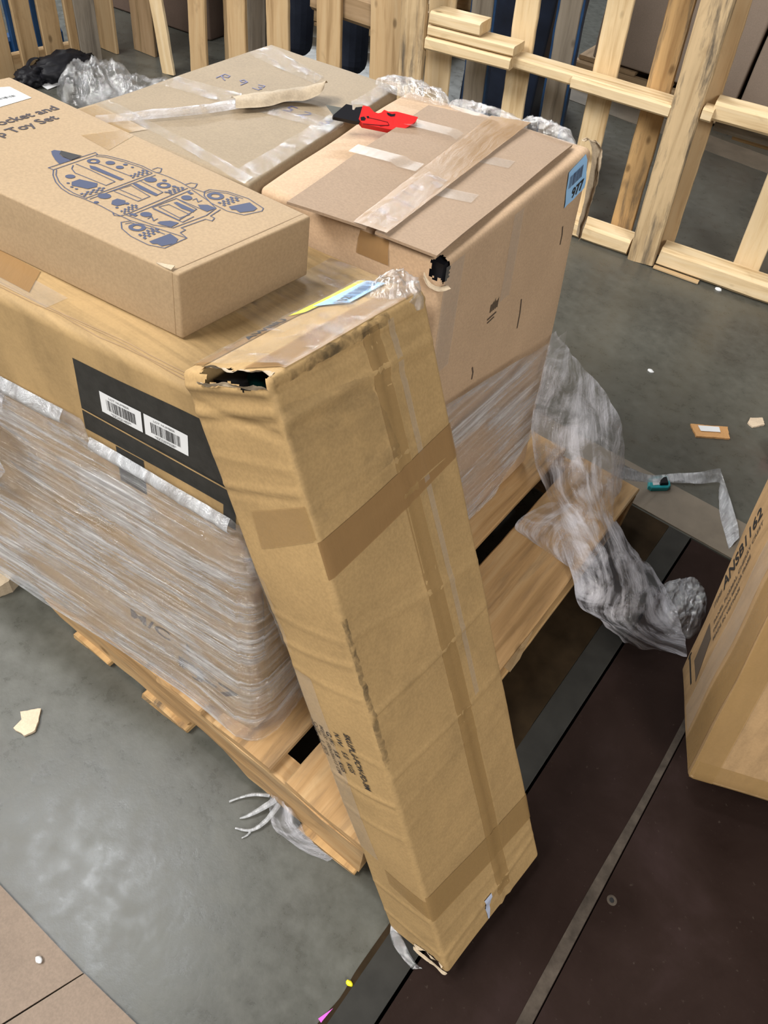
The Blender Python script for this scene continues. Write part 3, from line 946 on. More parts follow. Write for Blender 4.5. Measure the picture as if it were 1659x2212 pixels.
crumple('film_tuft', (-0.69, 1.322, 0.862), (0.075, 0.020, 0.022), M['crumple'], dt, 6, 0.15)
crumple('film_tuft', (-0.845, 1.300, 0.862), (0.075, 0.028, 0.026), M['crumple'], dt, 9, 0.2)
crumple('film_tuft', (-0.585, 1.348, 0.864), (0.06, 0.016, 0.024), M['crumple'], dt, 12, 0.05)

# ------------------------------------------------------------------ toy carton on top
Tn = dict(nl=(-1.225, 0.450), nr=(-0.622, 0.517), fr=(-0.611, 0.734), fl=(-1.205, 0.712))
Tb = dict(nl=(-1.225, 0.438), nr=(-0.619, 0.511), fr=(-0.610, 0.731), fl=(-1.205, 0.710))
T = Carton({(0, 0, 0): (*Tb['nl'], 0.8225), (1, 0, 0): (*Tb['nr'], 0.8225), (0, 1, 0): (*Tb['fl'], 0.8225), (1, 1, 0): (*Tb['fr'], 0.8225),
            (0, 0, 1): (*Tn['nl'], 0.9065), (1, 0, 1): (*Tn['nr'], 0.9065), (0, 1, 1): (*Tn['fl'], 0.9065), (1, 1, 1): (*Tn['fr'], 0.9065)}, r=0.003, amp=0.0008, freq=5, seed=12)
tt = thing('toy_carton', (-0.92, 0.6, 0.8225), 'flat kraft toy carton printed with a blue rocket, lying on the stack', 'carton')
T.mesh('body', M['toy'], tt, 0.02)
TX, TY = T.L[0], T.L[1]
ft = lambda a, b: (a * TX / 1000, b * TY / 1000)
tsf = lambda x, y: T.surf('top', x, y, 0.0006)
RF = {'nose': [(427, 507), (425, 530), (438, 548), (449, 517), (465, 504), (490, 510), (489, 433), (467, 452), (443, 481)], 'body1': [(576, 333), (575, 384), (613, 418), (625, 387), (622, 336), (589, 305)], 'bar1': [(532, 537), (545, 550), (630, 555), (630, 530), (546, 516)], 'bar2': [(658, 547), (661, 569), (729, 559), (731, 534), (685, 533)], 'bar3': [(777, 548), (779, 568), (830, 568), (835, 542), (806, 531)], 'blob1': [(694, 332), (693, 367), (710, 381), (722, 350), (719, 305), (705, 301)], 'blob2': [(759, 285), (762, 306), (775, 312), (777, 288)], 'blob3': [(823, 342), (833, 384), (851, 401), (855, 338), (836, 319), (824, 318)], 'blob4': [(815, 627), (828, 666), (850, 670), (850, 603), (833, 602)], 'blob5': [(758, 692), (757, 709), (772, 708), (770, 685)], 'flameR': [(861, 736), (875, 862), (904, 841), (908, 800), (895, 730), (880, 737), (875, 720)], 'flameL': [(872, 145), (873, 283), (900, 268), (909, 226), (901, 153), (889, 156), (883, 139)]}
RD = [(438, 548), (464, 568), (486, 586), (490, 510), (465, 504), (449, 517)]
RL = [[(492, 361), (486, 672), (497, 664), (506, 364), (492, 361)], [(506, 364), (527, 319), (557, 274), (587, 245), (618, 232), (652, 244), (697, 249), (740, 240), (770, 242), (785, 240)], [(510, 375), (530, 331), (561, 287), (589, 263), (620, 252), (655, 256)], [(499, 660), (515, 691), (557, 724), (601, 743), (637, 740), (674, 754), (715, 755), (744, 746), (785, 766), (780, 763)], [(503, 642), (519, 673), (561, 706), (605, 725), (641, 721)], [(754, 736), (818, 703), (850, 670), (861, 570), (860, 441), (859, 338), (826, 288), (785, 277), (758, 269)], [(860, 675), (868, 581), (880, 580), (886, 545), (872, 534), (869, 369), (881, 368), (883, 327), (907, 309)], [(653, 259), (649, 475), (643, 715)], [(661, 264), (657, 485), (654, 715)], [(758, 269), (752, 497), (744, 731)], [(767, 271), (762, 494), (755, 724)], [(512, 475), (524, 441), (545, 419), (631, 433), (628, 499), (544, 502), (510, 497)], [(527, 582), (543, 587), (628, 607)], [(659, 397), (662, 529), (726, 509), (728, 423), (663, 415)], [(663, 451), (722, 456)], [(654, 604), (727, 596), (731, 539)], [(767, 424), (766, 595), (828, 585), (842, 424), (767, 424)], [(773, 456), (777, 515), (837, 511), (836, 444), (773, 456)], [(766, 595), (847, 606)], [(773, 418), (853, 420), (849, 509)], [(778, 770), (777, 809), (808, 866), (860, 892), (912, 867), (919, 836), (908, 725), (874, 691), (824, 696), (792, 732), (778, 770)], [(784, 775), (785, 798), (814, 851), (852, 868)], [(778, 194), (785, 240), (833, 272), (876, 293), (907, 309), (910, 149), (880, 116), (834, 121), (799, 148), (778, 194)], [(788, 198), (791, 226), (828, 246), (868, 257)], [(628, 755), (628, 791), (637, 800), (649, 762), (646, 739)], [(728, 754), (729, 792), (741, 810), (751, 769), (748, 746)], [(738, 235), (747, 223), (756, 238), (758, 269)], [(799, 318), (797, 350), (813, 322), (811, 354)], [(792, 647), (792, 676), (806, 651), (806, 680)]]
RC = [((553, 372), 1, .006), ((668, 340), 1, .008), ((665, 655), 1, .008), ((783, 346), 1, .007), ((777, 643), 1, .007), ((548, 641), 1, .006), ((578, 640), 1, .005), ((722, 363), 1, .003), ((680, 262), 1, .003), ((686, 705), 1, .003), ((576, 311), 1, .002), ((595, 294), 1, .002), ((608, 295), 1, .002), ((574, 687), 1, .003), ((594, 691), 1, .002), ((734, 616), 1, .002), ((721, 690), 1, .003), ((724, 294), 1, .002), ((520, 589), 0, .008), ((703, 659), 0, .009), ((814, 211), 0, .01), ((808, 776), 0, .011)]
RK = [[(630, 267), (630, 416), (647, 401), (645, 260)], [(623, 607), (615, 730), (640, 719), (637, 594)], [(740, 276), (730, 390), (750, 385), (754, 270)], [(728, 599), (725, 716), (746, 724), (745, 609)], [(838, 157), (831, 275), (855, 277), (860, 147)], [(833, 725), (830, 852), (856, 852), (854, 722)]]
PR = [[ft(*p) for p in pl] for pl in RF.values()]
for pl in RL:
    PR += stroke([ft(*p) for p in pl], 0.0013)
for c_, f_, r_ in RC:
    cx, cy = ft(*c_)
    if f_:
        PR.append([(cx + r_ * math.cos(2 * PI * i / 16), cy + r_ * math.sin(2 * PI * i / 16)) for i in range(16)])
    else:
        PR += [[(cx + k0 * r_ * math.cos(2 * PI * i / 20), cy + k0 * r_ * math.sin(2 * PI * i / 20)) for (i, k0) in ((j, 0.5), (j + 1, 0.5), (j + 1, 1), (j, 1))] for j in range(20)]
for qd in RK:
    q = [Vector(ft(*p)) for p in qd]
    nu, nv = 3, 8
    if (q[1] - q[0]).length < (q[3] - q[0]).length:
        nu, nv = nv, nu
    for y in range(nu):
        for x in range(nv):
            if (x + y) % 2 == 0:
                f = lambda a, b: tuple(lerp(lerp(q[0], q[1], a), lerp(q[3], q[2], a), b))
                PR.append([f(x / nv, y / nu), f((x + 1) / nv, y / nu), f((x + 1) / nv, (y + 1) / nu), f(x / nv, (y + 1) / nu)])
polys_on(tsf, PR, 'rocket_print', M['slate'], tt)
polys_on(lambda x, y: T.surf('top', x, y, 0.0012), [[ft(*p) for p in RD]], 'nose_print', M['ink'], tt)
ux = lambda a0, b0, a1, b1: (Vector(ft(a1, b1)) - Vector(ft(a0, b0)))
d1, d2 = ux(250, 519, 240, 908), ux(306, 423, 288, 824)
lettering('printed_title', [('ocket and', 0.0235, 0.0005, ft(250, 524), d1, d1.length), ('p Toy Set', 0.0235, 0.0005, ft(304, 428), d2, d2.length)], tsf, M['textslate'], tt)
lb = T.patch('shipping_label', 'top', [ft(20, 640), ft(158, 677), ft(148, 894), ft(60, 902)], M['white'], tt, 0.0006)
a = ft(122, 690)
polys_on(lambda x, y: T.surf('top', x, y, 0.0012), barcode(a[0], a[1], 0.036, 0.007, 4, (0.03, 1)), 'barcode', M['ink'], lb)
T.patch('tape_patch', 'top', [ft(392, 766), ft(494, 745), ft(462, 985), ft(418, 985)], M['amber'], tt, 0.0006)
polys_on(lambda x, y: T.surf('top', x, y, 0.0004), stroke([ft(982, 20), ft(982, 990)], 0.0011), 'lid_gap', M['shade'], tt)
polys_on(lambda x, y: T.surf('front', x, y, 0.0004), stroke([(TX - 0.0095, 0.003), (TX - 0.0095, T.L[2] - 0.002)], 0.0009), 'lid_gap', M['shade'], tt)
slab('corner_tab', [T.surf('top', TX - 0.034, 0.002, 0.001), T.surf('top', TX - 0.010, 0.001, 0.003), T.surf('top', TX - 0.012, 0.008, 0.004), T.surf('top', TX - 0.030, 0.006, 0.001)], 0.0012, M['torn'], tt, 0.004, 0.002, 60)

# ------------------------------------------------------------------ long carton leaning against the stack
def ldisp(face, u, v):
    e = 0.0
    if face == 'right':
        ed = min(1, min(u, B.L[1] - u) / 0.012)
        for c0, sl, w, k in ((0.985, -0.09, .006, -.003), (0.955, -0.10, .006, .0035), (0.94, -0.12, .005, -.003), (0.86, -0.02, .004, .0012), (0.842, 0.03, .003, .0018), (0.80, 0.03, .0035, .0016), (0.715, -0.45, .004, -.0014), (0.695, -0.50, .005, .0022), (0.575, -0.10, .005, .0026), (0.565, -0.1, .004, -.002), (0.462, -0.2, .004, .0022), (0.452, -0.22, .004, -.0015), (0.40, -0.05, .004, .0012), (0.36, 0.04, .003, .001), (0.24, -0.1, .005, -.001), (0.10, -0.12, .005, .0015), (0.05, 0.10, .007, .003), (0.03, 0.12, .006, -.002)):
            e += k * math.exp(-(((v / B.L[2]) - c0 - sl * (u / B.L[1]) * 0.12) * B.L[2] / (w * 0.72)) ** 2)
        for u0, k in ((0.57, .0018), (0.62, -.0012), (0.66, .0009)):
            e += k * math.exp(-(((u / B.L[1]) - u0 - 0.02 * math.sin(v * 6)) * B.L[1] / .004) ** 2)
        e *= ed
        e += 0.004 * math.sin(PI * u / B.L[1]) * math.sin(PI * v / B.L[2])
    elif face == 'front':
        ed = min(1, min(u, B.L[0] - u) / 0.008)
        for c0, sl, w, k in ((0.985, 0.0, .006, .004), (0.968, -0.3, .005, -.003), (0.955, .1, .006, .003), (0.945, 0.1, .004, -.002), (0.905, 0.0, .003, .0016), (0.868, 0.1, .004, .0018), (0.858, 0.15, .003, -.0014), (0.69, 0.0, .003, .0014), (0.64, 0.15, .004, .0016), (0.60, 0.0, .003, .0014), (0.495, -0.1, .003, .0015), (0.40, 0.1, .004, .002), (0.393, 0.1, .003, -.0012), (0.33, 0.1, .004, .0012), (0.14, 0.0, .004, .0014), (0.06, -0.1, .004, .0016)):
            e += k * math.exp(-(((v / B.L[2]) - c0 - sl * (u / B.L[0]) * 0.1) * B.L[2] / w) ** 2)
        e *= ed
        e += 0.005 * math.sin(PI * u / B.L[0]) * math.sin(PI * v / B.L[2])
    return e
B = Carton({(0, 0, 0): (-0.0776, 0.3683, 0.001), (1, 0, 0): (0.037, 0.364, 0.03), (1, 1, 0): (0.061, 0.618, 0.03), (0, 1, 0): (-0.052, 0.625, 0.001),
            (0, 0, 1): (-0.4955, 0.400, 0.9036), (1, 0, 1): (-0.371, 0.395, 0.969), (1, 1, 1): (-0.379, 0.655, 0.942), (0, 1, 1): (-0.4722, 0.660, 0.9087)},
           r=0.007, amp=0.0015, freq=7, seed=20, disp=ldisp)
BW, BD, BL_ = B.L
def bhole(f, u, v):
    k = 0.007 * noise.noise(Vector((u * 110, v * 110, 4)))
    if f == 'top':
        return u > BW * 0.22 + k and u < BW * 0.985 and v < 0.013 + k
    if f == 'front':
        if u > BW * 0.30 + k and u < BW * 0.96 and v > BL_ - 0.010 + k:
            return True
        return u > BW * 0.50 + k and u < BW * 0.90 + k and v < 0.026 + k - 0.2 * abs(u - BW * 0.72)
    if f == 'bottom':
        return u > BW * 0.48 and u < BW * 0.92 and v < 0.03 + k
    return False
bt = thing('long_carton', (-0.05, 0.49, 0.0), 'tall narrow kraft carton leaning against the stack, its top corner torn open', 'carton')
B.mesh('body', M['old'], bt, 0.0048, hole=bhole, extra=([(0.02, BW, 0.0022)], [(0, 0.03, 0.0022)], [(0, 0.03, 0.0022), (BL_ - 0.02, BL_, 0.0022)]))
BR = lambda a, c: (a * BD, c * BL_)
BF = lambda a, c: (a * BW, c * BL_)
BT = lambda a, b: (a * BW, b * BD)
B.patch('brown_tape', 'right', [BR(0.54, 0.50), BR(0.665, 0.50), BR(0.64, 0.992), BR(0.53, 0.992)], M['amber'], bt, 0.0008, 0.008)
B.patch('brown_tape', 'right', [BR(0.55, 0.03), BR(0.675, 0.03), BR(0.665, 0.50), BR(0.545, 0.50)], M['amber'], bt, 0.0008, 0.008)
B.patch('brown_tape', 'right', [BR(0.0, 0.775), BR(1.0, 0.793), BR(1.0, 0.838), BR(0.0, 0.822)], M['browntape'], bt, 0.0012, 0.008)
B.patch('clear_tape', 'right', [BR(0.72, 0.45), BR(0.76, 0.45), BR(0.74, 0.99), BR(0.70, 0.99)], M['cleardull'], bt, 0.0011, 0.008)
B.patch('brown_tape', 'right', [BR(0.0, 0.145), BR(1.0, 0.105), BR(1.0, 0.165), BR(0.0, 0.205)], M['amber'], bt, 0.0012, 0.008)
B.patch('amber_tape', 'front', [BF(0.27, 0.792), BF(1.0, 0.826), BF(0.98, 0.866), BF(0.30, 0.842)], M['amber'], bt, 0.0008, 0.006)
B.patch('amber_tape', 'front', [BF(0.40, 0.175), BF(1.0, 0.15), BF(1.0, 0.195), BF(0.42, 0.215)], M['amber'], bt, 0.0008, 0.006)
B.patch('clear_tape', 'front', [BF(0.02, 0.23), BF(0.36, 0.23), BF(0.32, 0.60), BF(0.0, 0.60)], M['cleardull'], bt, 0.0009, 0.006)
B.patch('clear_tape', 'front', [BF(0.0, 0.64), BF(0.15, 0.63), BF(0.14, 0.74), BF(0.0, 0.76)], M['clear'], bt, 0.0012, 0.006, 0.002)
B.patch('end_tape', 'top', [BT(0.02, 0.06), BT(0.98, 0.10), BT(0.98, 0.99), BT(0.02, 0.99)], M['clear'], bt, 0.0026, 0.006, 0.002)
B.patch('end_tape', 'top', [BT(0.62, 0.06), BT(0.99, 0.10), BT(0.99, 0.99), BT(0.66, 0.99)], M['browntape'], bt, 0.0012, 0.006)
B.patch('end_tape', 'top', [BT(0.0, 0.06), BT(0.16, 0.06), BT(0.14, 0.99), BT(0.0, 0.99)], M['browntape'], bt, 0.0012, 0.006)
B.patch('yellow_label', 'top', [BT(0.02, 0.53), BT(0.17, 0.60), BT(0.22, 0.985), BT(0.02, 0.985)], M['yellow'], bt, 0.0016, 0.006, 0, 0.002)
bl = B.patch('blue_label', 'top', [BT(0.13, 0.66), BT(0.50, 0.73), BT(0.47, 1.0), BT(0.17, 0.985)], M['bluelabel'], bt, 0.0021, 0.006)
tsb = lambda x, y: B.surf('top', x, y, 0.0030)
a = BT(0.44, 0.785)
polys_on(tsb, barcode(a[0], a[1], 0.047, 0.019, 8, (-0.12, 1)), 'barcode', M['slate'], bl)
a = BT(0.44, 0.70)
lettering('number', [('152', 0.020, 0.0005, a, (-0.12, 1), 0.022)], tsb, M['ink'], bl)
a = BT(0.13, 0.30)
lettering('pen_marks', [('AWIIIU', 0.014, 0.0004, a, (0.02, 1), 0.055)], lambda x, y: B.surf('top', x, y, 0.0018), M['ink'], bt)
def down(a, c):
    return BF(a, c)
lettering('printed_text', [('SKU:PLG-FCW-FD-3M', 0.0135, 0.0003, down(0.565, 0.522), (0.065, -1), 0.103),
                           ('N.W.:   5.0   KGS', 0.0135, 0.0002, down(0.405, 0.512), (0.08, -1), 0.074),
                           ('G.W.:   5.8   KGS', 0.0125, 0.0002, down(0.262, 0.502), (0.05, -1), 0.077)], lambda x, y: B.surf('front', x, y, 0.0013), M['ink'], bt)
lettering('faded_text', [('MEAS: 100x26x13 CM', 0.010, 0.0001, down(0.165, 0.505), (0.05, -1), 0.093), ('QTY:   1  PCS', 0.010, 0.0001, down(0.070, 0.504), (0.0, -1), 0.066), ('MADE IN CHINA', 0.010, 0.0001, down(0.0, 0.505), (0.0, -1), 0.072)], lambda x, y: B.surf('front', x, y, 0.0013), M['ink_faded'], bt)
B.patch('white_scrap', 'right', [BR(0.415, 0.012), BR(0.428, 0.010), BR(0.485, 0.062), BR(0.415, 0.062)], M['palescrap'], bt, 0.0022, 0.005)
M['grime'] = film('grime', (20, 20, 1), 0.0, 0.6, (0.06, 0.05, 0.035), 0.46, 0.66, gloss=0.0, bs=0.0, fine=(60, 60, 1))
B.patch('grime', 'right', [BR(0.02, 0.985), BR(0.72, 0.987), BR(0.72, 0.998), BR(0.02, 0.998)], M['grime'], bt, 0.0014, 0.004, 0, 0.004)
B.patch('grime', 'right', [BR(0.0, 0.48), BR(0.035, 0.48), BR(0.03, 0.72), BR(0.0, 0.72)], M['grime'], bt, 0.0012, 0.004, 0, 0.003)
M['smudge'] = film('smudge', (9, 4, 1), 0.0, 0.22, (0.10, 0.085, 0.06), 0.42, 0.70, gloss=0.0, bs=0.0, fine=(12, 30, 1))
B.patch('smudge', 'right', [BR(0.01, 0.84), BR(0.6, 0.85), BR(0.5, 0.95), BR(0.01, 0.97)], M['smudge'], bt, 0.0010, 0.006, 0, 0.003)
def lip(name, pts, k, seed):
    rows = []
    for i, p in enumerate(pts):
        p = Vector(p)
        n = Vector((noise.noise(Vector((i * 1.3, seed, 0))), noise.noise(Vector((i * 1.3, seed, 5))), noise.noise(Vector((i * 1.3, seed, 9)))))
        rows.append([p, p + Vector(k) * (0.6 + 0.5 * n.x) + n * 0.005])
    return ribbon(name, rows, M['torn'], bt, 5, 0.003, 90, seed)
lip('torn_lip', [B.surf('top', BW * f, 0.014, 0.001) for f in (0.18, 0.34, 0.5, 0.66, 0.82, 0.97)], (0.002, -0.012, 0.006), 1)
lip('torn_lip', [B.surf('front', BW * f, BL_ - 0.011, 0.001) for f in (0.25, 0.4, 0.55, 0.7, 0.85, 0.98)], (0.0, -0.006, 0.010), 2)
lip('torn_lip', [B.surf('front', BW * f, 0.026 - 0.2 * abs(BW * (f - 0.72)), 0.001) for f in (0.48, 0.58, 0.68, 0.78, 0.88, 0.95)], (0.0, -0.004, -0.004), 3)
lip('torn_lip', [B.surf('front', BW * f, 0.002, 0.002) for f in (0.42, 0.55, 0.68, 0.80, 0.92, 0.99)], (0.002, -0.006, -0.004), 4)
ax = (B.tri((BW / 2, BD / 2, BL_)) - B.tri((BW / 2, BD / 2, 0))).normalized()
for f0, f1 in ((0.90, 0.987),):
    c0, c1 = B.tri((BW * 0.66, 0.048, BL_ * f0)), B.tri((BW * 0.66, 0.048, BL_ * f1))
    s1 = ax.cross(Vector((0, 1, 0))).normalized()
    V, F, n = [], [], 20
    for c in (c0, c1):
        for i in range(n):
            V.append(c + s1 * 0.026 * math.cos(2 * PI * i / n) + Vector((0, 1, 0)) * 0.030 * math.sin(2 * PI * i / n))
    F = [(i, (i + 1) % n, n + (i + 1) % n, n + i) for i in range(n)] + [tuple(range(n)), tuple(range(n, 2 * n))]
    mk('green_content', V, F, M['teal_dark'], bt, False)
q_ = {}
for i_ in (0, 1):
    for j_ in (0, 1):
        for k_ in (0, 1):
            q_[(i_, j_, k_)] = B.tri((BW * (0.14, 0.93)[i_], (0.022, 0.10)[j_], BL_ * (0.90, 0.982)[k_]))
mk('dark_hole_block', [q_[(i_, j_, k_)] for k_ in (0, 1) for j_ in (0, 1) for i_ in (0, 1)], quadbox(0, 1, 0, 1, 0, 1)[1], M['dark'], bt, False)  # added dark block; stands in for the shade inside the torn top
for i_ in (0, 1):
    for j_ in (0, 1):
        for k_ in (0, 1):
            q_[(i_, j_, k_)] = B.tri((BW * (0.20, 0.93)[i_], (0.030, 0.10)[j_], BL_ * (0.012, 0.06)[k_]))
mk('dark_hole_block', [q_[(i_, j_, k_)] for k_ in (0, 1) for j_ in (0, 1) for i_ in (0, 1)], quadbox(0, 1, 0, 1, 0, 1)[1], M['teal_dark'], bt, False)  # added dark block behind the torn hole at the foot
crumple('film_tuft', (-0.402, 0.635, 0.928), (0.030, 0.034, 0.030), M['crumple'], bt, 31, 0.3)

# ------------------------------------------------------------------ stretch film round the lower load
wt = thing('stretch_wrap', (-0.6, 0.9, 0.143), 'cut clear stretch film wrapped round the load, its loose end trailing to the floor', 'plastic wrap')
path = []
def addpath(a, b, n, zb, zt, nrm):
    for i in range(n):
        f = i / n
        path.append((lerp(a[0], b[0], f), lerp(a[1], b[1], f), lerp(zb[0], zb[1], f), lerp(zt[0], zt[1], f), nrm))
def facepos(p, z):
    return p
# plan positions follow the cartons' faces; the corner is rounded
front_n, right_n = Vector((0.12, -0.99, 0)), Vector((1, 0.06, 0))
cols_ = []
def col_at(fn, nrm, zb, zt, s):
    cols_.append((fn, nrm, zb, zt, s))
s_ = 0.0
for i in range(141):
    x = lerp(-1.25, -0.455, i / 140)
    f = i / 140
    zt = lerp(0.680, 0.692, (x + 1.25) / 0.55) if x < -0.70 else lerp(0.668, 0.660, (x + 0.70) / 0.25)
    cols_.append((lambda z, x=x: Vector((lerp(x * 1.0, x - 0.03 * (x + 1.25) / 0.8, (z - 0.143) / 0.677), lerp(0.335, 0.425, (x + 1.25) / 0.813) + (0.036 * (z - 0.143) / 0.677), z)), front_n, 0.146, zt, i * 0.00569))
s_ = 140 * 0.00569
for i in range(1, 13):
    a = i / 12 * PI / 2
    n = Vector((math.sin(a), -math.cos(a), 0))
    cols_.append((lambda z, n=n: Vector((-0.455 - 0.03 * (z - 0.143) / 0.677 + 0.018 * n.x, 0.4445 + 0.036 * (z - 0.143) / 0.677 + 0.018 * n.y, z)), n, 0.146, lerp(0.655, 0.64, i / 12), s_ + i * 0.0026))
s_ += 12 * 0.0026
for i in range(1, 161):
    y = lerp(0.4445, 1.372, i / 160)
    zt = lerp(0.64, 0.505, max(0, (y - 0.6) / 0.77)) if y > 0.6 else 0.64
    zb = 0.146 if y < 1.20 else lerp(0.146, 0.27, (y - 1.20) / 0.172)
    cols_.append((lambda z, y=y: Vector((-0.434 + 0.006 * (y - 0.44) - 0.035 * (z - 0.143) / 0.717, y + 0.016 * (z - 0.143) / 0.7, z)), right_n, zb, zt, s_ + i * 0.0058))
V, U, F = [], [], []
NV = 60
for ci, (fn, nrm, zb, zt, s) in enumerate(cols_):
    zt += 0.003 * noise.noise(Vector((s * 9, 3, 0)))
    for j in range(NV + 1):
        z = lerp(zb, zt, j / NV)
        p = fn(z)
        q = abs(noise.noise(Vector((s * 3.2 + 0.8 * z, z * 26, 1.5))))
        q2 = noise.noise(Vector((s * 6, z * 70, 8)))
        bulge = 0.018 * math.exp(-((s - 0.83) / 0.10) ** 2) * math.exp(-((z - 0.17) / 0.10) ** 2)
        e = 0.0070 + 0.0022 * (1 - q * 2) + 0.0012 * q2 + bulge
        if j == NV:
            e += 0.003
        p = p + nrm * max(0.004, e)
        V.append(p)
        U.append((s + 0.06 * z, z))
W = NV + 1
for i in range(len(cols_) - 1):
    for j in range(NV):
        F.append((i * W + j, (i + 1) * W + j, (i + 1) * W + j + 1, i * W + j + 1))
mk('wrap_body', V, F, M['wrap'], wt, True, U)
# doubled roll of film along the upper edge
for lo_, hi_ in ((0, 92), (98, 141)):
    rows = []
    for i in range(lo_, hi_, 6):
        fn, nrm, zb, zt, s = cols_[i]
        w_ = 0.026 + 0.012 * noise.noise(Vector((s * 4, 2, 0)))
        rows.append([fn(zt + 0.002) + nrm * 0.012, fn(zt - w_ * 0.5) + nrm * 0.020, fn(zt - w_) + nrm * 0.013])
    ribbon('rolled_edge', rows, M['strand'], wt, 6, 0.003, 24, 2)
# thick gathered layer hanging at the left of the front
rows = []
for i in range(9):
    x = lerp(-1.2, -0.88, i / 8)
    rows.append([Vector((x, lerp(0.335, 0.425, (x + 1.25) / 0.813) - 0.010 - 0.01 * math.sin(i * 2.1 + j), lerp(0.70, 0.30 + 0.22 * (i / 8) ** 2, j / 5))) + Vector((0, 0.034 * (1 - j / 5), 0)) for j in range(6)])
ribbon('gathered_layer', rows, M['tail'], wt, 7, 0.006, 18, 7)
TAIL = [[(-0.458, 1.342, 0.5), (-0.456, 1.358, 0.5), (-0.445, 1.349, 0.5)], [(-0.444, 1.314, 0.46), (-0.413, 1.333, 0.46), (-0.4, 1.384, 0.44)], [(-0.429, 1.293, 0.4), (-0.362, 1.304, 0.42), (-0.323, 1.434, 0.36)], [(-0.411, 1.267, 0.33), (-0.315, 1.277, 0.37), (-0.254, 1.431, 0.28)], [(-0.372, 1.244, 0.26), (-0.278, 1.254, 0.31), (-0.219, 1.431, 0.2)], [(-0.323, 1.243, 0.2), (-0.247, 1.227, 0.26), (-0.201, 1.395, 0.17)], [(-0.279, 1.201, 0.19), (-0.219, 1.211, 0.22), (-0.191, 1.352, 0.14)], [(-0.223, 1.156, 0.165), (-0.169, 1.177, 0.19), (-0.102, 1.329, 0.09)], [(-0.158, 1.091, 0.155), (-0.103, 1.138, 0.15), (-0.047, 1.348, 0.05)], [(-0.12, 1.043, 0.15), (-0.03, 1.164, 0.07), (0.025, 1.308, 0.03)], [(-0.069, 1.07, 0.12), (0.025, 1.176, 0.03), (0.082, 1.257, 0.012)], [(-0.013, 1.144, 0.02), (0.058, 1.181, 0.012), (0.112, 1.207, 0.008)]]
ribbon('loose_tail', TAIL, M['tail'], wt, 12, 0.012, 10, 3)
ribbon('tail_fold', [[(-0.302, 1.215, 0.2), (-0.243, 1.235, 0.22)], [(-0.333, 1.172, 0.165), (-0.215, 1.188, 0.19)], [(-0.333, 1.143, 0.15), (-0.192, 1.15, 0.165)], [(-0.303, 1.14, 0.147), (-0.18, 1.126, 0.15)]], M['tail'], wt, 8, 0.006, 14, 5)
ribbon('torn_strand', [[(-0.245, 1.522, 0.14), (-0.223, 1.479, 0.13)], [(-0.189, 1.641, 0.05), (-0.178, 1.625, 0.04)], [(-0.137, 1.737, 0.02), (-0.124, 1.715, 0.01)], [(-0.089, 1.774, 0.03), (-0.068, 1.761, 0.01)], [(-0.052, 1.801, 0.05), (-0.035, 1.798, 0.01)], [(-0.04, 1.789, 0.05), (-0.022, 1.775, 0.005)], [(0.007, 1.747, 0.03), (0.012, 1.693, 0.005)], [(0.06, 1.676, 0.02), (0.045, 1.638, 0.005)], [(0.081, 1.638, 0.015), (0.074, 1.592, 0.005)]], M['strand'], wt, 8, 0.006, 30, 6)
ribbon('torn_strand', [[(-0.223, 1.43, 0.2), (-0.21, 1.40, 0.17)], [(-0.245, 1.50, 0.15), (-0.223, 1.475, 0.135)], [(-0.19, 1.64, 0.05), (-0.18, 1.625, 0.04)]], M['strand'], wt, 8, 0.004, 30, 8)
crumple('tail_crumple', (0.05, 1.33, 0.002), (0.055, 0.095, 0.055), M['crumple'], wt, 14, 0.2, 60)

# ------------------------------------------------------------------ utility knife on the back right carton
kt = thing('utility_knife', (-0.82, 1.14, 0.864), 'red utility knife with black head and open blade lying on the cartons', 'knife')
KA, KT = 0.8776, 0.689
KX = Vector((math.cos(KA), math.sin(KA), 0))
KY = Vector((-math.sin(KA), math.cos(KA), 0))
KD = -KY * math.cos(KT) - Vector((0, 0, 1)) * math.sin(KT)      # down the tilted face
KN = -KY * math.sin(KT) + Vector((0, 0, 1)) * math.cos(KT)
def kf(x, y, h):
    s = 0.0001375
    return Vector((-0.750, 1.096, 0.8785)) + KX * (x - 1100) * s + KD * (y - 560) * s + KN * (h - 0.012)
prism('blade', [(355, 240), (575, 275), (560, 330), (440, 372)], lambda x, y, h: kf(x, y, h + 0.005), 0.0008, M['steel'], kt)
prism('head', [(425, 385), (600, 245), (675, 260), (668, 310), (690, 316), (712, 283), (800, 272), (770, 440), (735, 458), (660, 450), (570, 430), (430, 405)], lambda x, y, h: kf(x, y, h + 0.0015), 0.009, M['blackplastic'], kt, 0.002)
prism('handle', [(800, 265), (880, 278), (930, 340), (980, 356), (1020, 346), (1060, 310), (1110, 332), (1215, 330), (1478, 393), (1440, 450), (1250, 566), (1100, 550), (780, 490), (733, 430)], kf, 0.012, M['red'], kt, 0.002)
for nm, pts, w in (('groove', [(780, 490), (985, 505), (1090, 505)], 12), ('groove', [(860, 415), (960, 435), (1085, 465), (1100, 500)], 9), ('groove', [(985, 515), (1100, 500)], 9)):
    polys_on(lambda x, y: kf(x, y, 0.0123), stroke(pts, w), nm, M['darkred'], kt)
polys_on(lambda x, y: kf(x, y, 0.0125), [[(755, 410), (800, 400), (820, 425), (800, 450), (755, 450)], [(830, 395), (860, 395), (860, 420), (835, 420)], [(1085, 345), (1110, 350), (1150, 365), (1195, 358), (1180, 390), (1130, 395), (1095, 375)]], 'button', M['blackplastic'], kt)

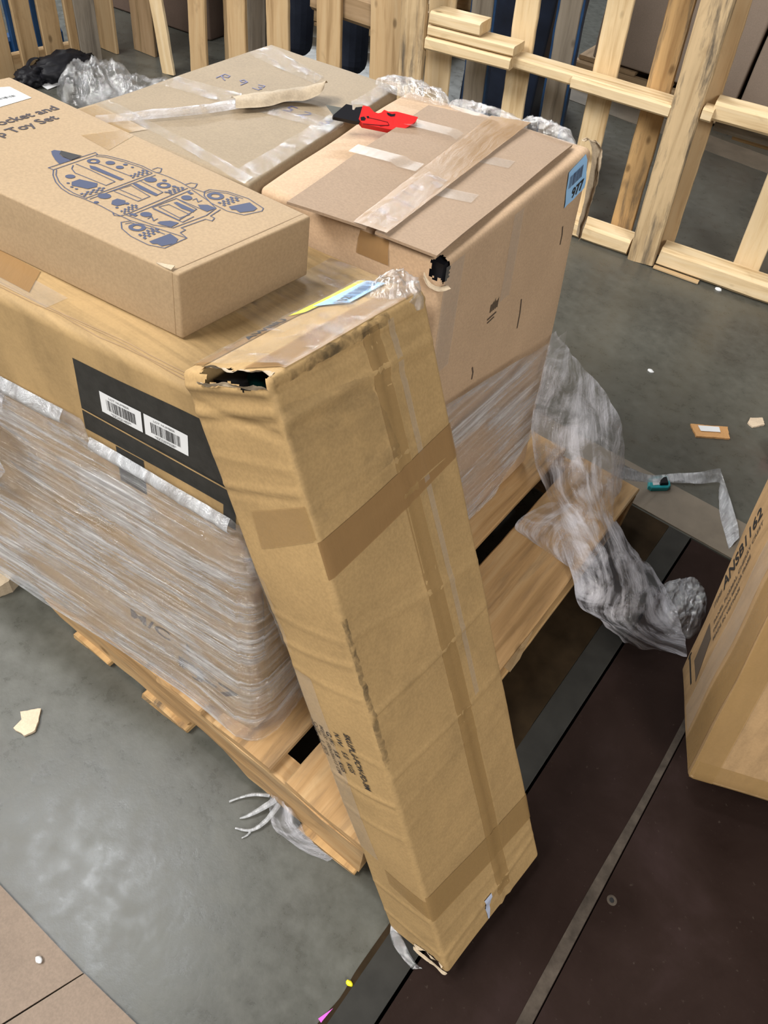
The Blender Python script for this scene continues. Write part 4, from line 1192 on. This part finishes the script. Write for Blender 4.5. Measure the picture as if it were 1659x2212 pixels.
# ------------------------------------------------------------------ carton standing at the right edge
Ho, Ha, Hb, Hc = Vector((0.209, 0.898, 0.074)), Vector((0.9403, 0.3326, 0.0719)), Vector((-0.3066, 0.9198, -0.2448)), Vector((-0.1476, 0.2082, 0.9669))
H = Carton({(i, j, k): Ho + Ha * 0.42 * i + Hb * 0.304 * j + Hc * 0.62 * k for i in (0, 1) for j in (0, 1) for k in (0, 1)}, r=0.009, amp=0.003, freq=6, seed=33)
ht = thing('carton', (0.35, 1.05, 0.0), 'taped carton with black lettering tilting at the right edge on the steel plate', 'carton')
H.mesh('body', M['right'], ht, 0.02)
hs = lambda x, y, o=0.0009: H.surf('left', 0.304 - x, y, o)
hl = lambda u, v: (0.304 - u, v)
lettering('printed_code', [('ANSB1162', 0.040, 0.0008, hl(0.262, 0.254), (0.16, 1), 0.20)], hs, M['ink'], ht)
lettering('printed_text', [('ITEM#:', 0.015, 0.0002, hl(0.272, 0.200), (0.1, 1), 0.048), ('PANEL FORMAL CHERRY CREST', 0.0125, 0.0003, hl(0.232, 0.190), (0.10, 1), 0.26), ('DESCRIPTION: MIRROR FRAME', 0.0115, 0.0003, hl(0.212, 0.185), (0.10, 1), 0.20), ('MADE IN VIETNAM', 0.0115, 0.0003, hl(0.192, 0.180), (0.10, 1), 0.14)], hs, M['ink_faded'], ht)
a, b = hl(0.212, 0.058), hl(0.318, 0.058)
polys_on(hs, stroke([hl(0.208, 0.050), hl(0.288, 0.056)], 0.007) + [[hl(0.285, 0.044), hl(0.302, 0.057), hl(0.284, 0.068)]], 'arrow_mark', M['ink'], ht)
H.patch('grey_patch', 'left', [(0.185, 0.075), (0.250, 0.075), (0.262, 0.17), (0.212, 0.17)], M['ink_faded'], ht, 0.0006)
H.patch('brown_tape', 'left', [(0.01, 0.01), (0.09, 0.01), (0.06, 0.60), (0.0, 0.60)], M['amber'], ht, 0.001)
H.patch('brown_tape', 'front', [(0.0, 0.0), (0.42, 0.0), (0.42, 0.05), (0.0, 0.05)], M['amber'], ht, 0.001)
H.patch('brown_tape', 'front', [(0.0, 0.0), (0.045, 0.0), (0.05, 0.6), (0.0, 0.6)], M['amber'], ht, 0.0014)
H.patch('clear_tape', 'left', [(0.10, 0.02), (0.17, 0.02), (0.14, 0.58), (0.08, 0.58)], M['cleardull'], ht, 0.0012)

# ------------------------------------------------------------------ fence of pallets stood on edge
def frame(o, yaw):
    ty, ny = (math.cos(yaw), math.sin(yaw)), (-math.sin(yaw), math.cos(yaw))
    return lambda t, n, z: Vector((o[0] + ty[0] * t + ny[0] * n, o[1] + ty[1] * t + ny[1] * n, z))
FR = frame((-0.741, 2.745), math.radians(8.8))
FL = frame((-3.02, 2.59), math.radians(4.0))
def nrm_of(fr):
    return fr(0, -1, 0) - fr(0, 0, 0)
def slat(fr, t0, t1, n, mat, parent, z0=0.002, z1=1.03, lean=-0.08, thick=0.018, name='slat', seed=0):
    c = (t0 + t1) / 2
    return board(name, fr(c + lean * z0, n, z0), fr(c + lean * z1, n, z1), nrm_of(fr), t1 - t0, thick, mat, parent, 0.002, seg=26, seed=seed)
def rail(fr, t0, t1, n0, n1, z0, z1, mat, parent, name='rail', z0b=None, z1b=None):
    a = fr(t0, (n0 + n1) / 2, (z0 + z1) / 2)
    b = fr(t1, (n0 + n1) / 2, ((z0b if z0b is not None else z0) + (z1b if z1b is not None else z1)) / 2)
    return board(name, a, b, (0, 0, 1), n1 - n0, z1 - z0, mat, parent, 0.0015, rough_end=0.003)

p2 = thing('upright_pallet', FR(-0.45, 0.05, 0), 'pale pine pallet stood on edge as fencing, its end post right of centre', 'pallet', 'pallets stood on edge as a fence')
slat(FR, -0.940, -0.840, 0.110, M['pine'], p2)
slat(FR, -0.616, -0.532, 0.110, M['pine'], p2)
slat(FR, -0.304, -0.219, 0.110, M['pine'], p2)
slat(FR, -0.112, -0.030, 0.110, M['orangewood'], p2)
slat(FR, 0.000, 0.096, 0.010, M['pine_stain'], p2, name='end_post', thick=0.034)
rail(FR, -0.928, -0.602, -0.030, 0.06, 0.489, 0.527, M['pine'], p2, 'rail_end', 0.500, 0.538)
rail(FR, -0.615, -0.035, 0.008, 0.097, 0.500, 0.535, M['pine'], p2)
rail(FR, -0.385, -0.040, -0.006, 0.085, 0.494, 0.532, M['pine'], p2, 'rail_lip')
rail(FR, -0.885, -0.012, 0.008, 0.097, 0.003, 0.062, M['pine'], p2)
rail(FR, -0.965, -0.08, 0.008, 0.097, 0.985, 1.03, M['pine'], p2)

p3 = thing('upright_pallet', FR(0.6, 0.05, 0), 'pale pine pallet stood on edge as fencing at the far right', 'pallet', 'pallets stood on edge as a fence')
slat(FR, 0.026, 0.131, 0.110, M['tan'], p3)
slat(FR, 0.357, 0.450, 0.110, M['pine'], p3)
slat(FR, 0.70, 0.80, 0.110, M['pine'], p3)
slat(FR, 1.02, 1.12, 0.110, M['pine'], p3)
rail(FR, 0.085, 1.12, 0.008, 0.097, 0.518, 0.575, M['pine'], p3, 'rail', 0.535, 0.60)
rail(FR, 0.058, 0.092, -0.012, 0.05, 0.516, 0.556, M['pine'], p3, 'rail_stub')
rail(FR, 0.102, 1.12, 0.008, 0.097, 0.004, 0.075, M['pine'], p3)
rail(FR, 0.03, 1.12, 0.008, 0.097, 0.985, 1.03, M['pine'], p3)
rail(FR, 0.10, 0.62, 0.122, 0.20, 0.455, 0.512, M['grey'], p3, 'broken_board')
rail(FR, 0.165, 0.60, 0.20, 0.26, 0.42, 0.47, M['tan'], p3, 'broken_board')
board('bottom_splinter', FR(0.10, -0.004, 0.006), FR(0.27, -0.004, 0.005), (0, 0, 1), 0.02, 0.008, M['tan'], p3, 0.001)

for (t0, t1, n0, z0, z1, zb, lab_) in ((-0.928, -0.600, -0.02, 0.531, 0.562, 0.541, 'pine board lying on the fence rail under a shorter block'), (-0.926, -0.735, -0.02, 0.566, 0.606, 0.572, 'short thick pine block resting on top of the board on the fence rail')):
    nm = 'pine_board' if t1 > -0.7 else 'pine_block'
    t = thing(nm, FR((t0 + t1) / 2, 0.03, z0), lab_, 'board')
    rail(FR, t0, t1, n0, n0 + 0.10, z0, z1, M['pine'], t, 'plank', zb, zb + z1 - z0)

p4 = thing('upright_pallet', FL(1.15, 0.05, 0), 'tan pallet on edge behind the carton stack, beside the pallet with the post', 'pallet', 'pallets stood on edge as a fence')
slat(FL, 0.83, 0.945, 0.009, M['tan'], p4, lean=-0.05)
slat(FL, 1.10, 1.236, 0.009, M['tan'], p4, lean=-0.085)
slat(FR, -0.985, -0.893, -0.018, M['pine_stain'], p4, name='end_post', thick=0.034)
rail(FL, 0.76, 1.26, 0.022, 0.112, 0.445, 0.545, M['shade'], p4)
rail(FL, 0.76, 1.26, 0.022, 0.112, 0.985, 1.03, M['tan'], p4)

p5 = thing('upright_pallet', FL(0.1, 0.05, 0), 'tan pallet on edge behind the crumpled film at top left', 'pallet', 'pallets stood on edge as a fence')
slat(FL, -0.466, -0.352, 0.009, M['tan'], p5, lean=0.01)
slat(FL, -0.063, 0.010, 0.009, M['pine'], p5, lean=-0.13)
slat(FL, 0.118, 0.213, 0.009, M['tan'], p5, lean=0.03)
slat(FL, 0.352, 0.450, 0.009, M['tan'], p5, lean=-0.01)
slat(FL, 0.572, 0.684, 0.009, M['tan'], p5, lean=-0.04)
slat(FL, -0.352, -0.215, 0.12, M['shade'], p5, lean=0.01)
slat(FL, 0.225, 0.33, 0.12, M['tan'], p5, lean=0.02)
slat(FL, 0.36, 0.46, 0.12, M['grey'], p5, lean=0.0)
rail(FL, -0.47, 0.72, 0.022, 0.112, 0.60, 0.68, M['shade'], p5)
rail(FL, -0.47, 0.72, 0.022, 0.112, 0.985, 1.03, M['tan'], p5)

# left fence panel, turned towards us
FW = frame((-3.40, 2.0), math.radians(86))
p6 = thing('upright_pallet', FW(0.2, 0.05, 0), 'shaded tan pallet on edge behind the black bag at the left', 'pallet', 'pallets stood on edge as a fence')
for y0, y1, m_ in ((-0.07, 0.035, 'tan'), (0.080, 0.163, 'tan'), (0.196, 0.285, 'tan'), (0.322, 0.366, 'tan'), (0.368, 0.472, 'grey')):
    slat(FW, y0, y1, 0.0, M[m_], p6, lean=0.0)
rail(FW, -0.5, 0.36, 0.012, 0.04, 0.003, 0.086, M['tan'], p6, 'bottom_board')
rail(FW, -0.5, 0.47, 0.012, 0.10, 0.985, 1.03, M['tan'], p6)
slat(FW, -0.25, -0.13, 0.0, M['tan'], p6, lean=0.0)
p7 = thing('blue_pallet', FW(0.15, 0.2, 0), 'blue painted pallet on edge behind the shaded pallet at far left', 'pallet')
for y0 in (-0.10, 0.02, 0.135, 0.25):
    slat(FW, y0, y0 + 0.06, 0.16, M['bluepaint'], p7, lean=0.0, thick=0.02)
rail(FW, -0.3, 0.40, 0.175, 0.25, 0.003, 0.09, M['bluepaint'], p7)
rail(FW, -0.3, 0.40, 0.175, 0.25, 0.95, 1.03, M['bluepaint'], p7)

# second row: weathered pallet with blue edges
p8 = thing('weathered_pallet', FR(-0.6, 0.3, 0), 'weathered grey pallet with blue painted edges, upright behind the pine fence', 'pallet')
for t0, t1 in ((-0.853, -0.768), (-0.517, -0.437)):
    s = slat(FR, t0, t1, 0.30, M['grey'], p8)
    slat(FR, t1 + 0.0005, t1 + 0.0095, 0.31, M['bluepaint'], p8, name='blue_edge', thick=0.03)
    slat(FR, t0 - 0.018, t0 - 0.0005, 0.345, M['bluepaint'], p8, name='blue_edge', thick=0.04)
rail(FR, -0.9, -0.40, 0.32, 0.40, 0.93, 1.03, M['bluepaint'], p8)
rail(FR, -0.9, -0.40, 0.32, 0.40, 0.0, 0.05, M['bluepaint'], p8)

# ------------------------------------------------------------------ things beyond the fence
def far_box(name, x0, x1, y0, y1, z0, z1, mat, label, cat='carton', yaw=0.1):
    grp = 'cartons beyond the fence' if name == 'carton' else None
    cx, cy = (x0 + x1) / 2, (y0 + y1) / 2
    c, s = math.cos(yaw), math.sin(yaw)
    def w(x, y):
        return (cx + (x - cx) * c - (y - cy) * s, cy + (x - cx) * s + (y - cy) * c)
    K = Carton({(i, j, k): (*w(x1 if i else x0, y1 if j else y0), z1 if k else z0) for i in (0, 1) for j in (0, 1) for k in (0, 1)}, r=0.012, amp=0.005, freq=3, seed=x0)
    t = thing(name, (cx, cy, z0), label, cat, grp)
    K.mesh('body', mat, t, 0.08)
    return t, K
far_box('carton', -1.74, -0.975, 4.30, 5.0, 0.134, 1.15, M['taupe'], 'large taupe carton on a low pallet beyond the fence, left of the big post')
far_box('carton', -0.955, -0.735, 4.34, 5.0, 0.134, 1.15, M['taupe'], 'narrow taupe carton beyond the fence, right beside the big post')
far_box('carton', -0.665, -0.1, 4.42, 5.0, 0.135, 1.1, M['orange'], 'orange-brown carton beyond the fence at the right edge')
fp = thing('low_pallet', (-0.95, 4.65, 0), 'low dark pallet on the floor beneath the far cartons', 'pallet')
for y in (4.33, 4.62, 4.95):
    board('stringer', (-1.8, y - 0.06, 0.06), (-0.05, y + 0.09, 0.06), (0, 0, 1), 0.05, 0.09, M['shade'], fp)
for k in range(9):
    x = -1.72 + k * 0.2
    board('deck_board', (x, 4.28, 0.117), (x - 0.06, 5.02, 0.117), (0, 0, 1), 0.12, 0.02, M['shade'], fp)
nv, K_ = far_box('wrapped_load', -1.98, -1.62, 3.42, 3.9, 0.0, 1.05, M['navy'], 'dark navy wrapped load standing beyond the weathered pallet', 'wrapped load', 0.12)
K_.patch('blue_tag', 'front', [(0.21, 0.50), (0.25, 0.50), (0.25, 0.60), (0.21, 0.60)], M['bluepaint'], nv, 0.002)
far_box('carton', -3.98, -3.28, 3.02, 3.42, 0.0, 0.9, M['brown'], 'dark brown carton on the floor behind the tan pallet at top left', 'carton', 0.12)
for k, (z, lb_) in enumerate(((0.0, 'lower of two flat pallets on the floor behind the person'), (0.128, 'upper of two flat pallets on the floor behind the person'))):
    sp = thing('flat_pallet', (-3.1, 4.1, z), lb_, 'pallet', 'flat pallets stacked on the floor')
    for y in (3.60, 4.0, 4.4):
        board('stringer', (-3.75, y + 0.0, z + 0.055), (-2.45, y + 0.30, z + 0.055), (0, 0, 1), 0.045, 0.075, M['tan'], sp)
    for i in range(8):
        x = -3.68 + i * 0.17
        board('deck_board', (x + 0.02, 3.58 + 0.235 * (x + 3.75), z + 0.101), (x - 0.15, 4.43 + 0.23 * (x + 3.75), z + 0.101), (0, 0, 1), 0.10, 0.017, M['tan'], sp)
    for i in range(3):
        x = -3.68 + i * 0.58
        board('bottom_board', (x + 0.02, 3.58 + 0.235 * (x + 3.75), z + 0.009), (x - 0.15, 4.43 + 0.23 * (x + 3.75), z + 0.009), (0, 0, 1), 0.10, 0.017, M['tan'], sp)

# ------------------------------------------------------------------ person standing beyond the fence (seen from the shins to the knees)
def skin_mesh(name, pts, edges, root, mat, parent, sub=2):
    org = ORG[parent]
    me = bpy.data.meshes.new(name)
    me.from_pydata([tuple(Vector(p[:3]) - org) for p in pts], edges, [])
    o = bpy.data.objects.new(name, me)
    link(o, parent)
    o.modifiers.new('skin', 'SKIN')
    if not me.skin_vertices:
        me.skin_vertices.new()
    sv = me.skin_vertices[0].data
    for i, p in enumerate(pts):
        r = p[3] if len(p) > 3 else 0.05
        sv[i].radius = (r, p[4] if len(p) > 4 else r)
        sv[i].use_root = (i == root)
    s = o.modifiers.new('sub', 'SUBSURF')
    s.levels = s.render_levels = sub
    me.materials.append(mat)
    ORG[o] = org
    return o
M['skin'] = plain('skin', (0.45, 0.26, 0.18), 0.5)
M['jeans'] = kraft('denim', (0.035, 0.045, 0.075), 0.3, 0.85)
M['shirt'] = plain('grey_shirt', (0.10, 0.10, 0.11), 0.85, var=0.15)
M['hair'] = plain('dark_hair', (0.02, 0.015, 0.01), 0.6)
M['shoe'] = plain('black_shoe', (0.015, 0.015, 0.016), 0.5)
px, py = -2.60, 3.16
per = thing('person', (px, py, 0), 'person in dark blue jeans standing behind the fence slats, legs apart', 'person')
ax_, ay_ = math.cos(0.12), math.sin(0.12)
def W_(x, y, z):
    return (px + x * ax_ - y * ay_, py + x * ay_ + y * ax_, z)
bp, be = [], []
def bone(prev, x, y, z, r, r2=None):
    bp.append((*W_(x, y, z), r, r2 or r))
    if prev is not None:
        be.append((prev, len(bp) - 1))
    return len(bp) - 1
root = bone(None, 0, 0, 0.95, 0.13, 0.10)
sp1 = bone(root, 0, 0.01, 1.12, 0.125, 0.095)
sp2 = bone(sp1, 0, 0.01, 1.30, 0.15, 0.105)
sp3 = bone(sp2, 0, 0.015, 1.42, 0.12, 0.085)
nk = bone(sp3, 0, 0.0, 1.50, 0.052)
h0 = bone(nk, 0, -0.015, 1.57, 0.068, 0.075)
h1 = bone(h0, 0, -0.02, 1.65, 0.078, 0.092)
h2 = bone(h1, 0, -0.01, 1.72, 0.06, 0.07)
nose_ = bone(h0, 0, -0.105, 1.60, 0.014)
for s in (-1, 1):
    bone(h1, s * 0.082, 0.0, 1.62, 0.012, 0.022)
    hip = bone(root, s * 0.10, 0, 0.88, 0.095)
    th = bone(hip, s * 0.125, -0.01, 0.70, 0.082)
    kn = bone(th, s * 0.145, -0.015, 0.49, 0.058)
    cf = bone(kn, s * 0.15, 0.01, 0.34, 0.056)
    an = bone(cf, s * 0.155, 0.02, 0.09, 0.038)
    ft_ = bone(an, s * 0.16, -0.04, 0.045, 0.040, 0.035)
    bone(ft_, s * 0.17, -0.16, 0.03, 0.036, 0.024)
    sh = bone(sp3, s * 0.17, 0.015, 1.40, 0.065)
    el = bone(sh, s * 0.25, 0.02, 1.14, 0.044)
    wr = bone(el, s * 0.27, -0.07, 0.90, 0.028)
    pm = bone(wr, s * 0.275, -0.09, 0.83, 0.038, 0.020)
    bone(bone(pm, s * 0.262, -0.125, 0.80, 0.012), s * 0.255, -0.145, 0.765, 0.009)
    for k, ln_ in enumerate((0.075, 0.085, 0.08, 0.062)):
        a_ = bone(pm, s * 0.278, -0.118 + k * 0.021, 0.785, 0.0095)
        b_ = bone(a_, s * 0.272, -0.122 + k * 0.021, 0.785 - ln_ * 0.5, 0.0088)
        bone(b_, s * 0.262, -0.120 + k * 0.020, 0.785 - ln_, 0.0075)
skin_mesh('body', bp, be, root, M['skin'], per)
def garment(name, specs, edges, root_, mat):
    return skin_mesh(name, [(*W_(*q[:3]), q[3], q[4] if len(q) > 4 else q[3]) for q in specs], edges, root_, mat, per)
garment('jeans', [(0, 0, 0.97, 0.15, 0.12), (-0.10, 0, 0.88, 0.112), (-0.125, -0.01, 0.70, 0.10), (-0.145, -0.015, 0.49, 0.082), (-0.15, 0.01, 0.34, 0.084), (-0.155, 0.015, 0.16, 0.082), (-0.157, 0.012, 0.05, 0.086),
                  (0.10, 0, 0.88, 0.112), (0.125, -0.01, 0.70, 0.10), (0.145, -0.015, 0.49, 0.082), (0.15, 0.01, 0.34, 0.084), (0.155, 0.015, 0.16, 0.082), (0.157, 0.012, 0.05, 0.086)],
        [(0, 1), (1, 2), (2, 3), (3, 4), (4, 5), (5, 6), (0, 7), (7, 8), (8, 9), (9, 10), (10, 11), (11, 12)], 0, M['jeans'])
garment('shirt', [(0, 0, 1.0, 0.155, 0.125), (0, 0.01, 1.15, 0.145, 0.115), (0, 0.01, 1.30, 0.168, 0.125), (0, 0.015, 1.42, 0.13, 0.10), (-0.17, 0.015, 1.40, 0.08), (-0.22, 0.02, 1.24, 0.062), (0.17, 0.015, 1.40, 0.08), (0.22, 0.02, 1.24, 0.062)],
        [(0, 1), (1, 2), (2, 3), (3, 4), (4, 5), (3, 6), (6, 7)], 0, M['shirt'])
garment('hair', [(0, 0.02, 1.68, 0.088, 0.085), (0, 0.0, 1.735, 0.075, 0.082), (0, 0.055, 1.60, 0.06)], [(0, 1), (0, 2)], 0, M['hair'])
for s in (-1, 1):
    garment('shoe', [(s * 0.157, 0.04, 0.05, 0.047), (s * 0.162, -0.05, 0.045, 0.047, 0.042), (s * 0.172, -0.17, 0.035, 0.044, 0.032)], [(0, 1), (1, 2)], 0, M['shoe'])
for s in (-1, 1):
    V = [W_(s * 0.03 + 0.012 * math.cos(i * PI / 5), -0.108, 1.635 + 0.006 * math.sin(i * PI / 5)) for i in range(10)]
    mk('eye', V, [tuple(range(10))], M['dark'], per, False)
mk('mouth', [W_(-0.024, -0.098, 1.557), W_(0.024, -0.098, 1.557), W_(0.02, -0.099, 1.565), W_(-0.02, -0.099, 1.565)], [(0, 1, 2, 3)], M['darkred'], per, False)

# ------------------------------------------------------------------ small things on the floor
t = thing('black_bag', (-3.30, 2.17, 0), 'black limp bag with a loop handle on the floor by the left pallet', 'bag')
blob('bag_body', (-3.265, 2.20, 0.045), (0.075, 0.14, 0.055), M['blackplastic'], t, 4, 0.4, 2.2, 41)
blob('bag_end', (-3.285, 2.04, 0.03), (0.05, 0.07, 0.04), M['blackplastic'], t, 4, 0.4, 2.2, 45)
rows = []
for i in range(9):
    a = PI * i / 8
    p = Vector((-3.31, 2.085 - 0.045 * math.cos(a), 0.035 + 0.055 * math.sin(a)))
    rows.append([p + Vector((-0.012, 0, 0)), p + Vector((0, 0.006, 0.004)), p + Vector((0.012, 0, 0))])
ribbon('loop_handle', rows, M['blackplastic'], t, 4)
t = thing('film_heap', (-3.0, 2.20, 0), 'crumpled heap of clear film on the floor behind the carton stack', 'plastic wrap')
crumple('film_sheet', (-3.02, 2.19, 0.001), (0.16, 0.17, 0.155), M['crumple'], t, 51, 0.3, 60)
crumple('film_sheet', (-2.80, 2.30, 0.001), (0.24, 0.14, 0.115), M['crumple'], t, 57, 0.25, 60)
t = thing('paper_card', (-3.22, 2.08, 0), 'small white card lying in front of the black bag', 'paper')
slab('card', [(-3.245, 2.05, 0.012), (-3.205, 2.055, 0.004), (-3.215, 2.125, 0.006), (-3.245, 2.115, 0.018)], 0.002, M['white'], t, 0.02)

def scrap(pts, mat, label, cat='cardboard scrap', name='cardboard_scrap', z=0.004, wob=0.002):
    pts = [Vector((p[0], p[1])) for p in pts]
    # fan of the outline, slightly curled and ragged
    c = sum(pts, Vector((0, 0))) / len(pts)
    out = []
    for i, p in enumerate(pts):
        q = pts[(i + 1) % len(pts)]
        n = max(2, int((q - p).length / 0.006))
        for k in range(n):
            x = lerp(p, q, k / n)
            out.append(x + (x - c).normalized() * 0.0022 * noise.noise(Vector((x.x * 200, x.y * 200, 1))))
    V, F, n = [], [], len(out)
    for h in (0, 1):
        for ringk in (1.0, 0.5):
            for x in out:
                y = c + (x - c) * ringk
                zz = z * h + wob * (0.5 + noise.noise(Vector((y.x * 25, y.y * 25, 3)))) * h + 0.0005
                V.append((y.x, y.y, zz))
    for i in range(n):
        j = (i + 1) % n
        F += [(i, j, 2 * n + j, 2 * n + i), (2 * n + i, 2 * n + j, 3 * n + j, 3 * n + i)]
    F.append(tuple(3 * n + i for i in range(n)))
    o = mk(name, V, F, mat, None, False)
    return tag(o, label, cat, 'cardboard scraps on the floor')
M['printed'] = kraft('orange_print', (0.50, 0.27, 0.11), 0.1)
s = scrap([(-0.188, 1.988), (-0.153, 1.947), (-0.074, 2.010), (-0.098, 2.056)], M['printed'], 'orange-brown strip of torn cardboard on the concrete at right')
def flat_on(name, pts, z, mat, parent):
    return mk(name, [(x, y, z) for x, y in pts], [tuple(range(len(pts)))], mat, parent, False)
flat_on('white_print', [(-0.168, 1.994), (-0.152, 1.976), (-0.105, 2.014), (-0.117, 2.034)], 0.0076, M['white'], s)
scrap([(-0.059, 2.151), (-0.031, 2.178), (-0.015, 2.150), (-0.039, 2.113), (-0.058, 2.122)], M['palecard'], 'small pale cardboard scrap beside the orange-brown strip')
scrap([(-0.828, 0.195), (-0.832, 0.215), (-0.846, 0.223), (-0.823, 0.252), (-0.793, 0.217), (-0.80, 0.198)], M['palecard'], 'pale cardboard scrap alone on the grey floor at left')
scrap([(-1.20, 0.43), (-1.15, 0.37), (-1.10, 0.352), (-1.09, 0.38), (-1.10, 0.41), (-1.14, 0.45)], M['torn'], 'torn pale cardboard at the left end of the pallet', z=0.03, wob=0.012)
t = thing('teal_package', (-0.158, 1.68, 0.003), 'small teal package with black top lying by the twisted film strand', 'package')
TB = [(-0.188, 1.676), (-0.149, 1.724), (-0.127, 1.680), (-0.172, 1.638)]
prism('teal_base', [(-0.186, 1.674), (-0.178, 1.690), (-0.152, 1.718), (-0.143, 1.714), (-0.129, 1.688), (-0.131, 1.676), (-0.164, 1.643), (-0.174, 1.644)], lambda x, y, h: Vector((x, y, 0.0031 + h)), 0.012, plain('teal_plastic', (0.02, 0.30, 0.33), 0.4), t, 0.002)
flat_on('clear_window', [(-0.178, 1.673), (-0.160, 1.695), (-0.148, 1.675), (-0.166, 1.654)], 0.0156, M['white'], t)
prism('black_top', [(-0.165, 1.688), (-0.150, 1.704), (-0.136, 1.684), (-0.152, 1.667)], lambda x, y, h: Vector((x, y, 0.015 + h)), 0.008, M['blackplastic'], t, 0.002)
tag(blob('red_object', (0.052, 2.035, 0.025), (0.022, 0.03, 0.025), M['red'], None, 3, 0.05, 2, 3), 'red object just showing at the right edge', 'object')
t = thing('film_scrap', (-0.33, 0.385, 0), 'wispy shredded film poking out from under the front of the pallet', 'plastic wrap')
def wisp(pts, w0, w1, seed):
    rows = []
    n = len(pts)
    for i, p in enumerate(pts):
        p = Vector(p)
        d = Vector(pts[min(i + 1, n - 1)]) - Vector(pts[max(i - 1, 0)])
        s = Vector((-d.y, d.x, 0)).normalized() * lerp(w0, w1, i / (n - 1))
        rows.append([p - s, p + Vector((0, 0, lerp(w0, w1, i / (n - 1)) * 0.8)), p + s])
    return ribbon('film_wisp', rows, M['strand'], t, 6, 0.002, 50, seed)
wisp([(-0.375, 0.40, 0.018), (-0.40, 0.385, 0.010), (-0.418, 0.365, 0.005), (-0.427, 0.349, 0.004)], 0.0033, 0.0009, 1)
wisp([(-0.362, 0.40, 0.02), (-0.372, 0.375, 0.010), (-0.385, 0.350, 0.005), (-0.392, 0.340, 0.004)], 0.0055, 0.0012, 2)
wisp([(-0.352, 0.398, 0.018), (-0.352, 0.365, 0.009), (-0.362, 0.338, 0.005), (-0.386, 0.323, 0.003)], 0.0050, 0.0012, 3)
wisp([(-0.362, 0.335, 0.004), (-0.362, 0.327, 0.003), (-0.366, 0.318, 0.002)], 0.0017, 0.0006, 4)
ribbon('film_fold', [[(-0.372, 0.401, 0.03), (-0.345, 0.398, 0.05), (-0.315, 0.398, 0.055)], [(-0.360, 0.385, 0.012), (-0.33, 0.383, 0.03), (-0.295, 0.394, 0.04)], [(-0.335, 0.366, 0.004), (-0.305, 0.375, 0.012), (-0.278, 0.391, 0.022)], [(-0.305, 0.366, 0.003), (-0.280, 0.374, 0.006), (-0.262, 0.390, 0.012)], [(-0.268, 0.370, 0.002), (-0.252, 0.379, 0.006), (-0.243, 0.389, 0.008)], [(-0.225, 0.383, 0.002), (-0.222, 0.388, 0.004), (-0.220, 0.392, 0.005)]], M['tail'], t, 6, 0.006, 34, 7)
o = ribbon('film_scrap', [[(-0.080, 0.372, 0.014), (-0.052, 0.366, 0.010)], [(-0.066, 0.355, 0.006), (-0.035, 0.358, 0.012)], [(-0.040, 0.346, 0.004), (-0.015, 0.352, 0.010)], [(-0.012, 0.342, 0.004), (0.0, 0.352, 0.008)]], M['crumple'], None, 7, 0.004, 40, 9)
tag(o, 'small clear film scrap at the lower left foot of the leaning carton', 'plastic wrap')
o = mk('pink_scrap', [(-0.088, 0.198, 0.0012), (-0.078, 0.196, 0.0012), (-0.066, 0.232, 0.0012), (-0.073, 0.238, 0.0012), (-0.088, 0.198, 0.0001), (-0.078, 0.196, 0.0001), (-0.066, 0.232, 0.0001), (-0.073, 0.238, 0.0001)], [(0, 1, 2, 3), (0, 4, 5, 1), (1, 5, 6, 2), (2, 6, 7, 3), (3, 7, 4, 0)], plain('pink_tape', (0.62, 0.10, 0.55), 0.6), None, False)
tag(o, 'magenta sliver beside the grey steel strip at the bottom', 'scrap')
o = blob('yellow_chip', (-0.080, 0.264, 0.003), (0.006, 0.004, 0.003), M['yellow'], None, 2, 0.3, 3, 2)
tag(o, 'tiny yellow chip beside the grey steel strip', 'scrap')
t = thing('cardboard_sheet', (-0.7, -0.3, 0), 'flat pale cardboard sheet lying on the floor at bottom left', 'cardboard sheet')
slab('flap', [(-1.5, -0.7, 0.0048), (-0.62, -0.6, 0.0052), (-0.410, 0.0195, 0.0055), (-1.5, 0.012, 0.0050)], 0.0045, M['sheet'], t, 0.02, 0.0012, 12, 0.0, 1)
slab('flap', [(-0.612, -0.6, 0.0048), (-0.19, -0.6, 0.0048), (-0.275, 0.026, 0.0052), (-0.4075, 0.0205, 0.0055)], 0.0045, M['sheet'], t, 0.02, 0.0012, 12, 0.0, 4)
for k, (x, y, r, lb_) in enumerate(((-0.475, -0.010, 0.006, 'white fleck lying on the cardboard sheet'), (-0.384, 2.146, 0.010, 'tiny white fleck on the concrete right of the tall stack'), (-0.401, 2.800, 0.012, 'white scrap under the right fence rail'))):
    o = blob('white_fleck', (x, y, 0.006 if k == 0 else 0.002), (r, r * 0.7, r * 0.5), M['white'], None, 2, 0.4, 3, 60 + k)
    if k == 0:
        o.location.z += 0.003
    tag(o, lb_, 'scrap', 'white flecks on the floor')
# dirt line between the concrete and the steel strip
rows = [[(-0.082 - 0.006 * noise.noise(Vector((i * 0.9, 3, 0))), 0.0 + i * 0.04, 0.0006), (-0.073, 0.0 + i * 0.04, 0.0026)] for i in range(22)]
o = ribbon('trim_4', rows, M['darkstrip'], None, 3)
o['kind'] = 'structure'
